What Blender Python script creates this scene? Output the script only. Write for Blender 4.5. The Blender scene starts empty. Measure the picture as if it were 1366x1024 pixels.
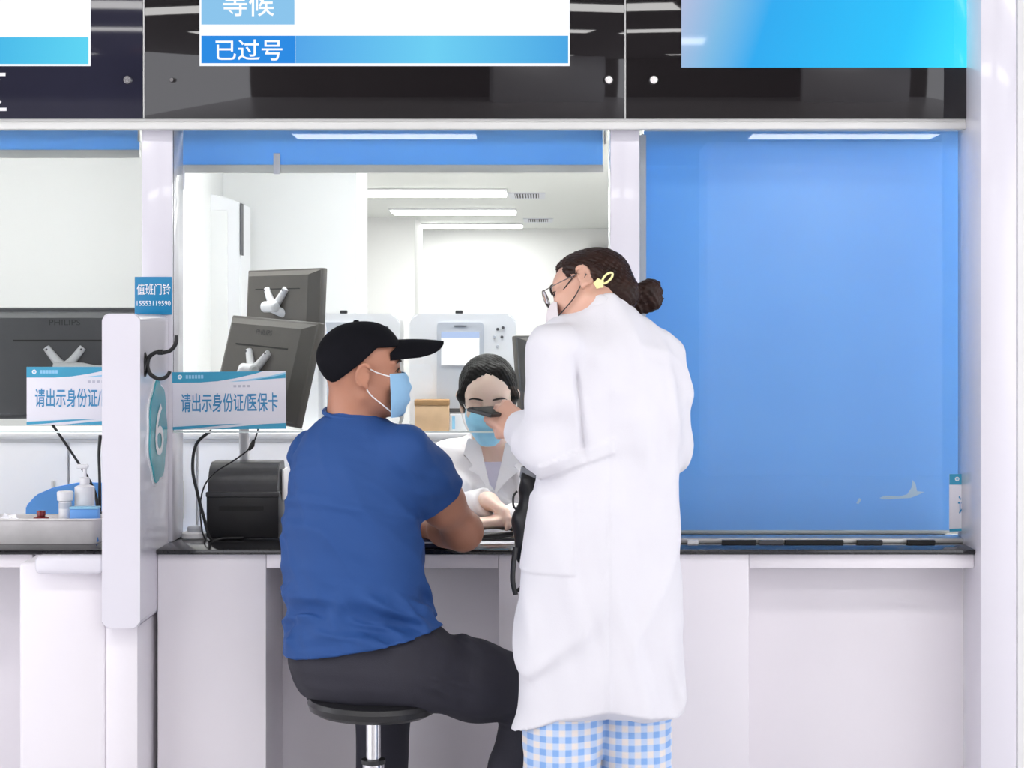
import bpy, bmesh, math, random
import numpy as np
from mathutils import Vector, Matrix, Euler

# ------------------------------------------------------------------ camera, world, exposure
scn = bpy.context.scene
FPX, VX, VY, CAMZ = 2400.0, 720.0, 433.0, 1.36
cd = bpy.data.cameras.new('camera'); cam = bpy.data.objects.new('camera', cd)
scn.collection.objects.link(cam); scn.camera = cam
cam.location = (0, 0, CAMZ); cam.rotation_euler = (math.pi/2, 0, 0)
cd.sensor_width = 36.0; cd.lens = 36.0*FPX/1366.0
cd.shift_x = (683.0-VX)/1366.0; cd.shift_y = (VY-512.0)/1366.0
cd.clip_start = 0.05; cd.clip_end = 200
w = bpy.data.worlds.new('world'); scn.world = w; w.use_nodes = True
w.node_tree.nodes['Background'].inputs[0].default_value = (0.93, 0.94, 1.0, 1)
w.node_tree.nodes['Background'].inputs[1].default_value = 3.2
vs = scn.view_settings
vs.view_transform = 'Standard'; vs.look = 'None'; vs.gamma = 1.0; vs.use_curve_mapping = False
vs.exposure = 0.12
LOBBY_L = 11.5      # radiance of the lobby ceiling lamps
OFFICE_L = 20.0     # radiance of the office ceiling lamps

# ------------------------------------------------------------------ helpers
C = scn.collection
R = math.radians
def P(px, py, D): return Vector(((px-VX)*D/FPX, D, CAMZ-(py-VY)*D/FPX))
def XX(px, D): return (px-VX)*D/FPX
def ZZ(py, D): return CAMZ-(py-VY)*D/FPX

WM = {}
def wmat(o): return WM.get(o.name, Matrix.Identity(4)) if o else Matrix.Identity(4)
def tag(o, label=None, cat=None, group=None, kind=None):
    if label: o['label'] = label
    if cat: o['category'] = cat
    if group: o['group'] = group
    if kind: o['kind'] = kind
    return o
def empty(name, loc=(0, 0, 0), rot=(0, 0, 0), label=None, cat=None, group=None):
    o = bpy.data.objects.new(name, None); C.objects.link(o)
    o.location = loc; o.rotation_euler = rot; o.empty_display_size = 0.05
    WM[o.name] = Matrix.LocRotScale(Vector(loc), Euler(rot), None)
    return tag(o, label, cat, group)
def link(name, me, mat, parent=None, local=False, smooth=None):
    """link a mesh; geometry is in world space unless local (then in the parent's space)"""
    o = bpy.data.objects.new(name, me); C.objects.link(o)
    if mat is not None: me.materials.append(mat)
    if parent:
        o.parent = parent
        if local: WM[o.name] = wmat(parent).copy()
        else:
            o.matrix_parent_inverse = wmat(parent).inverted(); WM[o.name] = Matrix.Identity(4)
    else: WM[o.name] = Matrix.Identity(4)
    if smooth is not None: shade(me, smooth)
    return o
def shade(me, ang=30):
    me.polygons.foreach_set('use_smooth', [True]*len(me.polygons))
    try: me.set_sharp_from_angle(angle=R(ang))
    except Exception: pass
def bm_me(bm, name):
    bmesh.ops.recalc_face_normals(bm, faces=bm.faces[:])
    me = bpy.data.meshes.new(name); bm.to_mesh(me); bm.free(); return me
def add_box(bm, x0, x1, y0, y1, z0, z1, bev=0, seg=2, M=None):
    t = bmesh.new()
    v = [t.verts.new((x, y, z)) for x in (x0, x1) for y in (y0, y1) for z in (z0, z1)]
    for f in ((0,1,3,2),(4,6,7,5),(0,4,5,1),(2,3,7,6),(0,2,6,4),(1,5,7,3)): t.faces.new([v[i] for i in f])
    if bev > 0: bmesh.ops.bevel(t, geom=t.edges[:], offset=bev, segments=seg, affect='EDGES', profile=0.5)
    if M is not None: t.transform(M)
    merge(bm, t)
def merge(bm, t):
    bmesh.ops.recalc_face_normals(t, faces=t.faces[:])
    me = bpy.data.meshes.new('tmp'); t.to_mesh(me); t.free(); bm.from_mesh(me); bpy.data.meshes.remove(me)
def box(name, x0, x1, y0, y1, z0, z1, mat, parent=None, bev=0, local=False, M=None, seg=2):
    bm = bmesh.new(); add_box(bm, x0, x1, y0, y1, z0, z1, bev, seg, M)
    return link(name, bm_me(bm, name), mat, parent, local, 35 if bev else None)
def add_lathe(bm, prof, c=(0, 0, 0), n=32, M=None):
    t = bmesh.new(); rings = []
    for r, z in prof:
        if r < 1e-6: rings.append([t.verts.new((0, 0, z))])
        else: rings.append([t.verts.new((r*math.cos(2*math.pi*i/n), r*math.sin(2*math.pi*i/n), z)) for i in range(n)])
    for a, b in zip(rings, rings[1:]):
        for i in range(n):
            j = (i+1) % n
            if len(a) == 1 and len(b) == 1: continue
            if len(a) == 1: t.faces.new((a[0], b[i], b[j]))
            elif len(b) == 1: t.faces.new((a[i], b[0], a[j]))
            else: t.faces.new((a[i], b[i], b[j], a[j]))
    if M is not None: t.transform(M)
    t.transform(Matrix.Translation(Vector(c))); merge(bm, t)
def lathe(name, prof, c, mat, parent=None, n=32, M=None, local=False):
    bm = bmesh.new(); add_lathe(bm, prof, c, n, M)
    return link(name, bm_me(bm, name), mat, parent, local, 40)
def smooth_path(pts, k=6):
    pts = [Vector(p) for p in pts]; out = []
    for i in range(len(pts)-1):
        p0 = pts[max(i-1, 0)]; p1 = pts[i]; p2 = pts[i+1]; p3 = pts[min(i+2, len(pts)-1)]
        for s in range(k):
            t = s/k
            out.append(0.5*((2*p1)+(p2-p0)*t+(2*p0-5*p1+4*p2-p3)*t*t+(3*p1-p0-3*p2+p3)*t**3))
    return out+[pts[-1]]
def add_tube(bm, pts, r, n=8, k=6, flat=None):
    """swept tube; r a number or list of radii at pts; flat=(a,b) elliptical scale"""
    pp = smooth_path(pts, k) if k > 1 else [Vector(p) for p in pts]
    rr = r if isinstance(r, (list, tuple)) else [r]*len(pts)
    t = bmesh.new(); rings = []; up = None
    for i, p in enumerate(pp):
        d = (pp[min(i+1, len(pp)-1)]-pp[max(i-1, 0)]).normalized()
        if up is None: up = d.orthogonal().normalized()
        up = (up-d*up.dot(d)).normalized(); sd = d.cross(up)
        u = i/(len(pp)-1)*(len(rr)-1); a = int(min(u, len(rr)-2)) if len(rr) > 1 else 0
        rad = rr[a]+(rr[a+1]-rr[a])*(u-a)
        fa, fb = flat or (1, 1)
        rings.append([t.verts.new(p+rad*(fa*math.cos(2*math.pi*q/n)*up+fb*math.sin(2*math.pi*q/n)*sd)) for q in range(n)])
    for a, b in zip(rings, rings[1:]):
        for q in range(n): t.faces.new((a[q], a[(q+1) % n], b[(q+1) % n], b[q]))
    t.faces.new(rings[0]); t.faces.new(rings[-1]); merge(bm, t)
def tube(name, pts, r, mat, parent=None, n=8, k=6, local=False, flat=None):
    bm = bmesh.new(); add_tube(bm, pts, r, n, k, flat)
    return link(name, bm_me(bm, name), mat, parent, local, 50)
def poly(name, pts2, y0, y1, mat, parent=None, local=False, bev=0, axis='Y'):
    """prism from an outline in XZ (axis Y) or YZ (axis X), thickness y0..y1"""
    bm = bmesh.new()
    f = (lambda a, b, t: (a, t, b)) if axis == 'Y' else (lambda a, b, t: (t, a, b))
    A = [bm.verts.new(f(a, b, y0)) for a, b in pts2]; B = [bm.verts.new(f(a, b, y1)) for a, b in pts2]
    bm.faces.new(A); bm.faces.new(B[::-1]); n = len(A)
    for i in range(n): bm.faces.new((A[i], B[i], B[(i+1) % n], A[(i+1) % n]))
    if bev:
        bmesh.ops.bevel(bm, geom=bm.edges[:], offset=bev, segments=2, affect='EDGES')
    return link(name, bm_me(bm, name), mat, parent, local, 30)
def rrect(x0, x1, z0, z1, r, n=6):
    out = []
    for cx, cz, a0 in ((x1-r, z1-r, 0), (x0+r, z1-r, 90), (x0+r, z0+r, 180), (x1-r, z0+r, 270)):
        for i in range(n+1):
            a = R(a0+90*i/n); out.append((cx+r*math.cos(a), cz+r*math.sin(a)))
    return out
def text(name, s, x0, x1, z0, z1, y, mat, parent, thick=0.0008, bold=0.0, shear=0, M=None, local=False):
    """flat lettering facing -Y, fitted into the box"""
    cu = bpy.data.curves.new('t', 'FONT'); cu.body = s; cu.size = 1; cu.resolution_u = 3; cu.offset = bold; cu.shear = shear
    o = bpy.data.objects.new('t', cu); C.objects.link(o)
    dg = bpy.context.evaluated_depsgraph_get()
    me = bpy.data.meshes.new_from_object(o.evaluated_get(dg)); bpy.data.objects.remove(o); bpy.data.curves.remove(cu)
    co = np.empty(len(me.vertices)*3); me.vertices.foreach_get('co', co); co = co.reshape(-1, 3)
    lo, hi = co.min(0), co.max(0); n = np.empty_like(co)
    n[:, 0] = x0+(co[:, 0]-lo[0])/(hi[0]-lo[0])*(x1-x0)
    n[:, 2] = z0+(co[:, 1]-lo[1])/(hi[1]-lo[1])*(z1-z0); n[:, 1] = y-thick
    me.vertices.foreach_set('co', n.ravel()); me.materials.clear()
    if M is not None: me.transform(M)
    me.update(); return link(name, me, mat, parent, local)
def copy_tree(o, loc=None, rot=None, label=None, parent=None):
    c = o.copy(); C.objects.link(c); WM[c.name] = wmat(o)
    if parent: c.parent = parent
    if loc is not None: c.location = loc
    if rot is not None: c.rotation_euler = rot
    if label: c['label'] = label
    for ch in o.children: copy_tree(ch, parent=c)
    return c

# ------------------------------------------------------------------ materials
MATS = {}
def S(r, g, b):
    f = lambda c: (c/255/12.92) if c/255 <= 0.04045 else ((c/255+0.055)/1.055)**2.4
    return (f(r), f(g), f(b), 1)
def mat(name, col, rough=0.5, metal=0.0, var=0.0, vscale=8.0, bump=0.0, bscale=60.0, spec=0.5, coat=0.0, sss=0.0,
        sheen=0.0, emit=None, es=0.0, stretch=None, alpha=None):
    m = bpy.data.materials.new(name); m.use_nodes = True; nt = m.node_tree; b = nt.nodes['Principled BSDF']
    b.inputs['Base Color'].default_value = col; b.inputs['Roughness'].default_value = rough
    b.inputs['Metallic'].default_value = metal; b.inputs['Specular IOR Level'].default_value = spec
    b.inputs['Coat Weight'].default_value = coat
    if sss:
        b.inputs['Subsurface Weight'].default_value = sss; b.inputs['Subsurface Radius'].default_value = (0.02, 0.008, 0.004)
        b.inputs['Subsurface Scale'].default_value = 0.5
    b.inputs['Sheen Weight'].default_value = sheen
    if emit: b.inputs['Emission Color'].default_value = emit; b.inputs['Emission Strength'].default_value = es
    if var or bump:
        tc = nt.nodes.new('ShaderNodeTexCoord'); mp = nt.nodes.new('ShaderNodeMapping')
        nt.links.new(tc.outputs['Object'], mp.inputs[0])
        if stretch: mp.inputs['Scale'].default_value = stretch
    if var:
        n = nt.nodes.new('ShaderNodeTexNoise'); n.inputs['Scale'].default_value = vscale; n.inputs['Detail'].default_value = 4
        nt.links.new(mp.outputs[0], n.inputs['Vector'])
        cr = nt.nodes.new('ShaderNodeValToRGB')
        cr.color_ramp.elements[0].position = 0.3; cr.color_ramp.elements[1].position = 0.7
        cr.color_ramp.elements[0].color = tuple(c*(1-var) for c in col[:3])+(1,)
        cr.color_ramp.elements[1].color = tuple(min(1, c*(1+var)) for c in col[:3])+(1,)
        nt.links.new(n.outputs['Fac'], cr.inputs[0]); nt.links.new(cr.outputs[0], b.inputs['Base Color'])
    if bump:
        n2 = nt.nodes.new('ShaderNodeTexNoise'); n2.inputs['Scale'].default_value = bscale; n2.inputs['Detail'].default_value = 5
        nt.links.new(mp.outputs[0], n2.inputs['Vector'])
        bp = nt.nodes.new('ShaderNodeBump'); bp.inputs['Strength'].default_value = bump; bp.inputs['Distance'].default_value = 0.004
        nt.links.new(n2.outputs['Fac'], bp.inputs['Height']); nt.links.new(bp.outputs[0], b.inputs['Normal'])
    MATS[name] = m; return m
def mat_emit(name, col, s):
    m = bpy.data.materials.new(name); m.use_nodes = True; nt = m.node_tree; nt.nodes.clear()
    e = nt.nodes.new('ShaderNodeEmission'); e.inputs[0].default_value = col; e.inputs[1].default_value = s
    o = nt.nodes.new('ShaderNodeOutputMaterial'); nt.links.new(e.outputs[0], o.inputs[0]); MATS[name] = m; return m
def mat_glass(name, tint=(0.97, 0.985, 0.98, 1), ior=1.45):
    m = bpy.data.materials.new(name); m.use_nodes = True; nt = m.node_tree; nt.nodes.clear()
    t = nt.nodes.new('ShaderNodeBsdfTransparent'); t.inputs[0].default_value = tint
    g = nt.nodes.new('ShaderNodeBsdfGlossy'); g.inputs['Roughness'].default_value = 0.0
    f = nt.nodes.new('ShaderNodeFresnel'); f.inputs['IOR'].default_value = ior
    x = nt.nodes.new('ShaderNodeMixShader'); o = nt.nodes.new('ShaderNodeOutputMaterial')
    nt.links.new(f.outputs[0], x.inputs[0]); nt.links.new(t.outputs[0], x.inputs[1]); nt.links.new(g.outputs[0], x.inputs[2])
    nt.links.new(x.outputs[0], o.inputs[0]); MATS[name] = m; return m

m_white = mat('cabinet_white', (0.835, 0.80, 0.845, 1), 0.35, var=0.02, vscale=2.0)
m_panel = mat('divider_white', (0.72, 0.70, 0.765, 1), 0.22, coat=0.3, var=0.01, vscale=3)
m_wall = mat('wall_paint', (0.83, 0.83, 0.82, 1), 0.6, var=0.01, vscale=3, bump=0.05, bscale=80)
m_owall = mat('office_wall', (0.76, 0.76, 0.755, 1), 0.6, var=0.01, vscale=3)
m_oceil = mat('office_ceiling', (0.66, 0.68, 0.65, 1), 0.6, var=0.02, vscale=6, stretch=(0.1, 12, 1), bump=0.1, bscale=3)
m_ceil = mat('lobby_ceiling', (0.16, 0.15, 0.15, 1), 0.7, var=0.03)
m_lwall = mat('lobby_wall', (0.10, 0.09, 0.085, 1), 0.6, var=0.05)
m_pillar = mat('pillar_white', (0.80, 0.80, 0.83, 1), 0.5, var=0.01)
m_floor = mat('floor_tile', (0.78, 0.76, 0.77, 1), 0.25, var=0.04, vscale=5)
m_stone = mat('black_stone', (0.012, 0.012, 0.014, 1), 0.12, var=0.3, vscale=90)
m_alu = mat('aluminium', (0.55, 0.55, 0.54, 1), 0.4, 0.6, var=0.03)
m_alu_l = mat('pale_aluminium', (0.72, 0.72, 0.70, 1), 0.45, 0.1, var=0.02)
m_chrome = mat('chrome', (0.72, 0.72, 0.74, 1), 0.14, 1.0, var=0.02)
m_black = mat('black_plastic', (0.018, 0.018, 0.02, 1), 0.42, var=0.1, vscale=30, bump=0.05, bscale=300)
m_dark = mat('dark_grey_plastic', S(92, 88, 84), 0.42, var=0.05, vscale=20, bump=0.04, bscale=300)
m_dark2 = mat('charcoal_plastic', S(82, 82, 86), 0.5, var=0.05, vscale=20)
m_groove = mat('dark_groove', (0.01, 0.01, 0.01, 1), 0.6, var=0.1)
m_logo = mat('grey_print', S(44, 44, 46), 0.5, var=0.02)
m_plast = mat('white_plastic', (0.82, 0.82, 0.84, 1), 0.3, var=0.01)
m_grey = mat('grey_plastic', S(196, 200, 208), 0.4, var=0.02)
m_metal_black = mat('black_metal', (0.012, 0.012, 0.013, 1), 0.3, 0.3, var=0.1)
m_acryl = mat('black_acrylic', (0.012, 0.010, 0.011, 1), 0.03, var=0.05, vscale=3, spec=0.5, bump=0.03, bscale=2.2)
m_acryl2 = mat('navy_acrylic', (0.022, 0.022, 0.040, 1), 0.06, var=0.05, vscale=3, spec=0.45, bump=0.03, bscale=2.2)
m_blind = mat('blue_blind_fabric', S(150, 206, 255), 0.7, var=0.015, vscale=6, bump=0.06, bscale=500)
def make_translucent(m, fac):
    nt = m.node_tree; b = nt.nodes['Principled BSDF']; o = nt.nodes['Material Output']
    t = nt.nodes.new('ShaderNodeBsdfTranslucent'); x = nt.nodes.new('ShaderNodeMixShader'); x.inputs[0].default_value = fac
    src = b.inputs['Base Color'].links
    if src: nt.links.new(src[0].from_socket, t.inputs[0])
    else: t.inputs[0].default_value = b.inputs['Base Color'].default_value
    nt.links.new(b.outputs[0], x.inputs[1]); nt.links.new(t.outputs[0], x.inputs[2]); nt.links.new(x.outputs[0], o.inputs[0])
make_translucent(m_blind, 0.36)
m_paper = mat('white_card', (0.80, 0.79, 0.86, 1), 0.4, var=0.01)
m_teal = mat('teal_print', S(62, 160, 196), 0.4, var=0.03, vscale=20)
m_teal_d = mat('teal_text', S(60, 140, 190), 0.5, var=0.02)
m_sky = mat('pale_print', S(150, 205, 235), 0.5, var=0.02)
m_greytext = mat('faint_grey_print', S(190, 190, 205), 0.5, var=0.02)
m_bluesign = mat('blue_sign', S(14, 128, 178), 0.4, var=0.02)
m_wtext = mat('white_print', (0.9, 0.9, 0.9, 1), 0.5, var=0.01)
m_jade = mat('jade_acrylic', S(70, 160, 172), 0.25, var=0.12, vscale=9)
m_glass = mat_glass('window_glass')
m_glassedge = mat('glass_edge', (0.85, 0.93, 0.92, 1), 0.15, var=0.01)
m_lamp = mat_emit('lobby_lamp', (1, 0.985, 0.97, 1), LOBBY_L)
m_olamp = mat_emit('office_lamp', (1, 0.99, 0.97, 1), OFFICE_L)
m_warm = mat_emit('downlight_glow', (1, 0.75, 0.5, 1), 22.0)

# ------------------------------------------------------------------ the setting
def struct(o): o['kind'] = 'structure'; return o
CE, OC = 3.0, 2.40          # lobby and office ceiling heights
GY = 4.765                  # window glass plane
struct(box('floor', -6, 6, -9, 20, -0.05, 0, m_floor))
struct(box('ceiling', -6, 6, -9, 4.7, CE, CE+0.05, m_ceil))
struct(box('ceiling', -3.6, 3.2, 4.86, 20, OC, OC+0.05, m_oceil))
struct(box('wall_rear', -6, 6, -9.1, -9, 0, CE, m_lwall))
struct(box('wall_front', -6, 6, 4.70, 4.86, 2.301, CE+0.05, m_wall))
struct(box('wall_back', -3.6, 3.2, 19.5, 19.6, 0, OC, m_owall))
struct(box('wall_right', 3.1, 3.2, 4.86, 19.5, 0, OC, m_owall))
struct(box('wall_left', -3.6, -3.5, 4.86, 19.5, 0, OC, m_owall))
struct(box('wall_partition', -3.5, XX(475, 6.6), 6.6, 7.03, 0, OC, m_owall))
struct(box('wall_return', XX(222, 6.1), XX(263, 6.1), 6.1, 6.6, 0, OC, m_owall, bev=0.004))
struct(box('wall_column', -3.5, XX(553, 17.45), 17.45, 18.6, 0, OC, m_owall))
struct(box('wall_pillar', 1.5, 4.6, -7.4, -6.6, 0, CE, m_pillar, bev=0.01))
# window posts between the booths
for i, (a, b) in enumerate(((190, 231), (814, 853))):
    struct(box('trim_%d' % (i+1), XX(a, GY), XX(b, GY), GY-0.008, 4.90, 0.785, 1.90, m_panel, bev=0.003))
struct(box('trim_3', -2.4, 1.114, 4.71, 4.90, ZZ(162.6, 4.71), ZZ(158.3, 4.71), m_alu_l))                   # strip under the display boards
struct(box('trim_4', -2.4, 1.114, 4.703, 4.745, ZZ(172, 4.703), ZZ(162.8, 4.703), m_alu_l, bev=0.001))            # pale head board above the blinds
# glass panes (each window: glass > polished edge)
def window(n, px0, px1, z0, edge=True):
    o = struct(box('window_%d' % n, XX(px0, GY), XX(px1, GY), GY, GY+0.008, z0, 1.885, m_glass))
    if edge: box('glass_edge', XX(px0, GY), XX(px1, GY), GY-0.0005, GY+0.0085, z0-0.004, z0, m_glassedge, o)
    return o
ZP = ZZ(575, GY); ZH = ZZ(162.7, 4.71)
window(1, -300, 190, ZP); window(2, 231, 814, ZP); window(3, 853, 1330, 0.80, False)
# lower aluminium window track under the closed blind
t5 = struct(box('trim_5', XX(853, 4.74), XX(1330, 4.74), 4.735, 4.83, 0.785, 0.797, m_alu, bev=0.002))
for a, b, mm in ((917, 931, m_plast), (963, 1008, m_groove), (1012, 1044, m_dark2), (1047, 1124, m_groove), (1143, 1176, m_black), (1210, 1246, m_groove)):
    box('track_insert', XX(a, 4.73), XX(b, 4.73), 4.715, 4.7345, 0.7855, 0.7945, mm, t5)
struct(box('trim_6', XX(853, 4.84), XX(862, 4.84), 4.84, 4.96, 0.79, 1.87, m_plast))      # blind side channel

# lamps in the lobby ceiling and the office ceiling
def lamp(name, x0, x1, y0, y1, z, me, label, group, par=None):
    e = empty(name, ((x0+x1)/2, (y0+y1)/2, z), (0, 0, 0), label, 'lamp', group)
    box('housing', x0-0.015, x1+0.015, y0-0.015, y1+0.015, z-0.02, z, m_plast, e)
    box('diffuser', x0, x1, y0, y1, z-0.03, z-0.0201, me, e)
    return e
for X0 in (-2.9, -1.3, 0.3, 1.9):  # added panel lamps for more even light, kept outside the reflected view
    for Y0 in (0.75, 2.4):
        lamp('added_lobby_lamp', X0, X0+1.2, Y0, Y0+0.3, CE, m_lamp, 'bright white panel lamp added on the lobby ceiling to even out the light', 'added lobby panel lamps')
for a, b in ((393, 635), (1003, 1248)):
    lamp('linear_lamp', XX(a, 15.4), XX(b, 15.4), -6.1, -5.6, CE, m_lamp, 'slim white linear lamp at the rear of the lobby ceiling', 'lobby linear lamps')
for Yc, D in ((-0.9, 10.0), (-2.45, 11.6)):
    lamp('linear_lamp', XX(775, D), XX(945, D), Yc-0.05, Yc+0.12, CE, m_lamp, 'short white linear lamp above the waiting area', 'waiting area lamps')
wood = struct(box('trim_7', 0.0, 1.1, -4.2, -3.0, CE-0.03, CE-0.001, mat('warm_wood', S(190, 120, 80), 0.5, var=0.15, vscale=3, stretch=(1, 12, 1))))
for px, py in ((545, 98), (588, 127), (245, 56)):
    Dm = (CE-CAMZ)*FPX/(VY-py); e = empty('downlight', (XX(px, Dm), 9.4-Dm, CE), (0, 0, 0), 'small round warm downlight in the lobby ceiling', 'lamp', 'lobby downlights')
    lathe('trim_ring', [(0.05, 0), (0.055, -0.01), (0.045, -0.012), (0.04, 0)], (XX(px, Dm), 9.4-Dm, CE), m_plast, e, 20)
    lathe('lens', [(0, -0.004), (0.04, -0.004), (0.04, -0.001), (0, -0.001)], (XX(px, Dm), 9.4-Dm, CE), m_warm, e, 20)
for x0, x1, D in ((470, 674, 14.0), (524, 687, 16.3), (554, 696, 18.66)):
    lamp('office_linear_lamp', XX(x0, D), XX(x1, D), D-0.25, D+0.25, OC-0.002, m_olamp, 'long glowing linear lamp on the ceiling of the back office', 'office ceiling lamps in view')
for X0 in (-2.6, -0.9, 0.9):  # unseen lamps added above the window heads to light the deep office
    for D in (5.35, 7.6, 9.3, 11.0):
        if D > 6 and D < 7.1: continue
        lamp('added_office_lamp', X0, X0+1.2, D, D+0.3, OC, m_olamp, 'white panel lamp added out of view to light the office near the service windows', 'added office panel lamps')
for px, D, wpx in ((703, 14.5, 42), (718, 17.9, 34)):
    x0, x1 = XX(px-wpx/2, D), XX(px+wpx/2, D)
    e = empty('ceiling_vent', ((x0+x1)/2, D, OC), (0, 0, 0), 'small grey slatted air vent in the office ceiling', 'vent', 'office ceiling vents')
    box('frame', x0-0.02, x1+0.02, D-0.34, D+0.34, OC-0.006, OC, m_grey, e)
    box('opening', x0+0.03, x1-0.03, D-0.28, D+0.2, OC-0.008, OC-0.0061, m_groove, e)
    for i in range(9):
        xc = x0+0.04+(x1-x0-0.08)*i/8
        box('slat', xc-0.005, xc+0.005, D-0.28, D+0.2, OC-0.013, OC-0.008, m_grey, e)
tag(box('wall_box', XX(783, 19.4), XX(822, 19.4), 19.38, 19.5, ZZ(348, 19.4), ZZ(330, 19.4), mat('brown_box', S(90, 66, 58), 0.5, var=0.1), None, 0.01),
    'dark brown box fixed high on the far office wall', 'box')

# ------------------------------------------------------------------ overhead display boards
def screen_grad(name, stops, horizontal=True, s=1.0, x0=0, x1=1, z0=0, z1=1):
    m = bpy.data.materials.new(name); m.use_nodes = True; nt = m.node_tree; nt.nodes.clear()
    tc = nt.nodes.new('ShaderNodeTexCoord'); sp = nt.nodes.new('ShaderNodeSeparateXYZ'); nt.links.new(tc.outputs['Object'], sp.inputs[0])
    mr = nt.nodes.new('ShaderNodeMapRange'); nt.links.new(sp.outputs['X' if horizontal else 'Z'], mr.inputs['Value'])
    mr.inputs['From Min'].default_value = x0 if horizontal else z0; mr.inputs['From Max'].default_value = x1 if horizontal else z1
    mz = nt.nodes.new('ShaderNodeMapRange'); nt.links.new(sp.outputs['Z'], mz.inputs['Value'])
    mz.inputs['From Min'].default_value = z0; mz.inputs['From Max'].default_value = z1
    mz.inputs['To Min'].default_value = 0.08; mz.inputs['To Max'].default_value = -0.08
    ad = nt.nodes.new('ShaderNodeMath'); ad.operation = 'ADD'; nt.links.new(mr.outputs[0], ad.inputs[0]); nt.links.new(mz.outputs[0], ad.inputs[1])
    cr = nt.nodes.new('ShaderNodeValToRGB'); el = cr.color_ramp.elements
    while len(el) < len(stops): el.new(0.5)
    for e_, (p, c) in zip(el, stops): e_.position = p; e_.color = c
    nt.links.new(ad.outputs[0], cr.inputs[0])
    e = nt.nodes.new('ShaderNodeEmission'); e.inputs[1].default_value = s; nt.links.new(cr.outputs[0], e.inputs[0])
    g = nt.nodes.new('ShaderNodeBsdfGlossy'); g.inputs['Roughness'].default_value = 0.03; g.inputs[0].default_value = (0.035, 0.035, 0.035, 1)
    a = nt.nodes.new('ShaderNodeAddShader'); nt.links.new(e.outputs[0], a.inputs[0]); nt.links.new(g.outputs[0], a.inputs[1])
    o = nt.nodes.new('ShaderNodeOutputMaterial'); nt.links.new(a.outputs[0], o.inputs[0]); return m
BD = 4.70
def bx_(px): return XX(px, BD)
ZB, ZT = ZZ(158, BD), 2.30
m_swhite = mat_emit('screen_white', (0.93, 0.96, 1.0, 1), 1.0)
m_srow = screen_grad('screen_row', [(0, S(80, 160, 225)), (0.5, S(105, 200, 235)), (1, S(70, 160, 220))], x0=bx_(395), x1=bx_(759), z0=0, z1=4)
m_scell = mat_emit('screen_cell', S(45, 135, 220), 1.0); m_scell2 = mat_emit('screen_pale_cell', S(135, 190, 228), 1.0)
m_stxt = mat_emit('screen_text', (0.95, 0.97, 1, 1), 1.0)
m_sblue = screen_grad('screen_blue', [(0, S(176, 184, 214)), (0.16, S(120, 180, 222)), (0.3, S(45, 165, 232)), (0.75, S(40, 190, 244)), (1, S(60, 226, 252))], x0=bx_(909), x1=bx_(1330), z0=ZZ(90, BD), z1=ZZ(-110, BD))
m_srow2 = screen_grad('screen_row_left', [(0, S(55, 165, 220)), (1, S(90, 205, 235))], x0=bx_(-60), x1=bx_(118), z0=0, z1=4)
def board(px0, px1, mm, label):
    e = empty('display_board', ((bx_(px0)+bx_(px1))/2, BD, ZB), (0, 0, 0), label, 'display board')
    box('bezel', bx_(px0), bx_(px1), BD, BD+0.10, ZB, ZT, mm, e, 0.0015)
    return e
def screen(e, px0, px1, py1, mm, top=2.26):
    return box('screen', bx_(px0), bx_(px1), BD-0.003, BD+0.001, ZZ(py1, BD), top, mm, e)
def cell(par, px0, px1, py0, py1, mm, name='screen_cell', d=0.0036):
    return box(name, bx_(px0), bx_(px1), BD-d, BD-d+0.0005, ZZ(py1, BD), ZZ(py0, BD), mm, par)
def screw(e, px, py, r=0.012):
    lathe('standoff_screw', [(0, 0.012), (r*0.8, 0.012), (r, 0.008), (r, 0)], (bx_(px), BD, ZZ(py, BD)), m_chrome, e, 20, Matrix.Rotation(R(90), 4, 'X'))
bL = board(-460, 191, m_acryl2, 'black glossy display board with a cyan footer row above the next counter')
sL = screen(bL, -380, 121, 88, m_swhite); cell(sL, -376, 118.5, 50, 85.5, m_srow2, 'footer_row')
screw(bL, 171, 107)
text('lettering', '区', bx_(-40), bx_(9), ZZ(148, BD), ZZ(97, BD), BD, m_wtext, bL, thick=0.001)
bC = board(193, 833, m_acryl, 'black glossy queue display board listing waiting and passed numbers')
sC = screen(bC, 266.5, 760, 88, m_swhite)
c1 = cell(sC, 269, 393, -40, 33, m_scell2); text('lettering', '等候', bx_(297), bx_(366), ZZ(22, BD), ZZ(-12, BD), BD-0.0036, m_stxt, c1, bold=0.008)
c2 = cell(sC, 269, 394, 48, 84.5, m_scell); text('lettering', '已过号', bx_(288), bx_(377), ZZ(81, BD), ZZ(53, BD), BD-0.0036, m_stxt, c2, bold=0.008)
cell(sC, 394.3, 758, 48, 84.5, m_srow, 'footer_row')
screw(bC, 230, 107, 0.006); screw(bC, 812, 107)
bR = board(835, 1420, m_acryl, 'black glossy display board with a plain bright blue screen')
screen(bR, 909, 1410, 90, m_sblue); screw(bR, 872, 107)
for px in (192, 834):
    struct(box('trim_8', bx_(px-0.9), bx_(px+0.9), BD-0.002, BD+0.1, ZB, ZT, m_alu))

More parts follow.
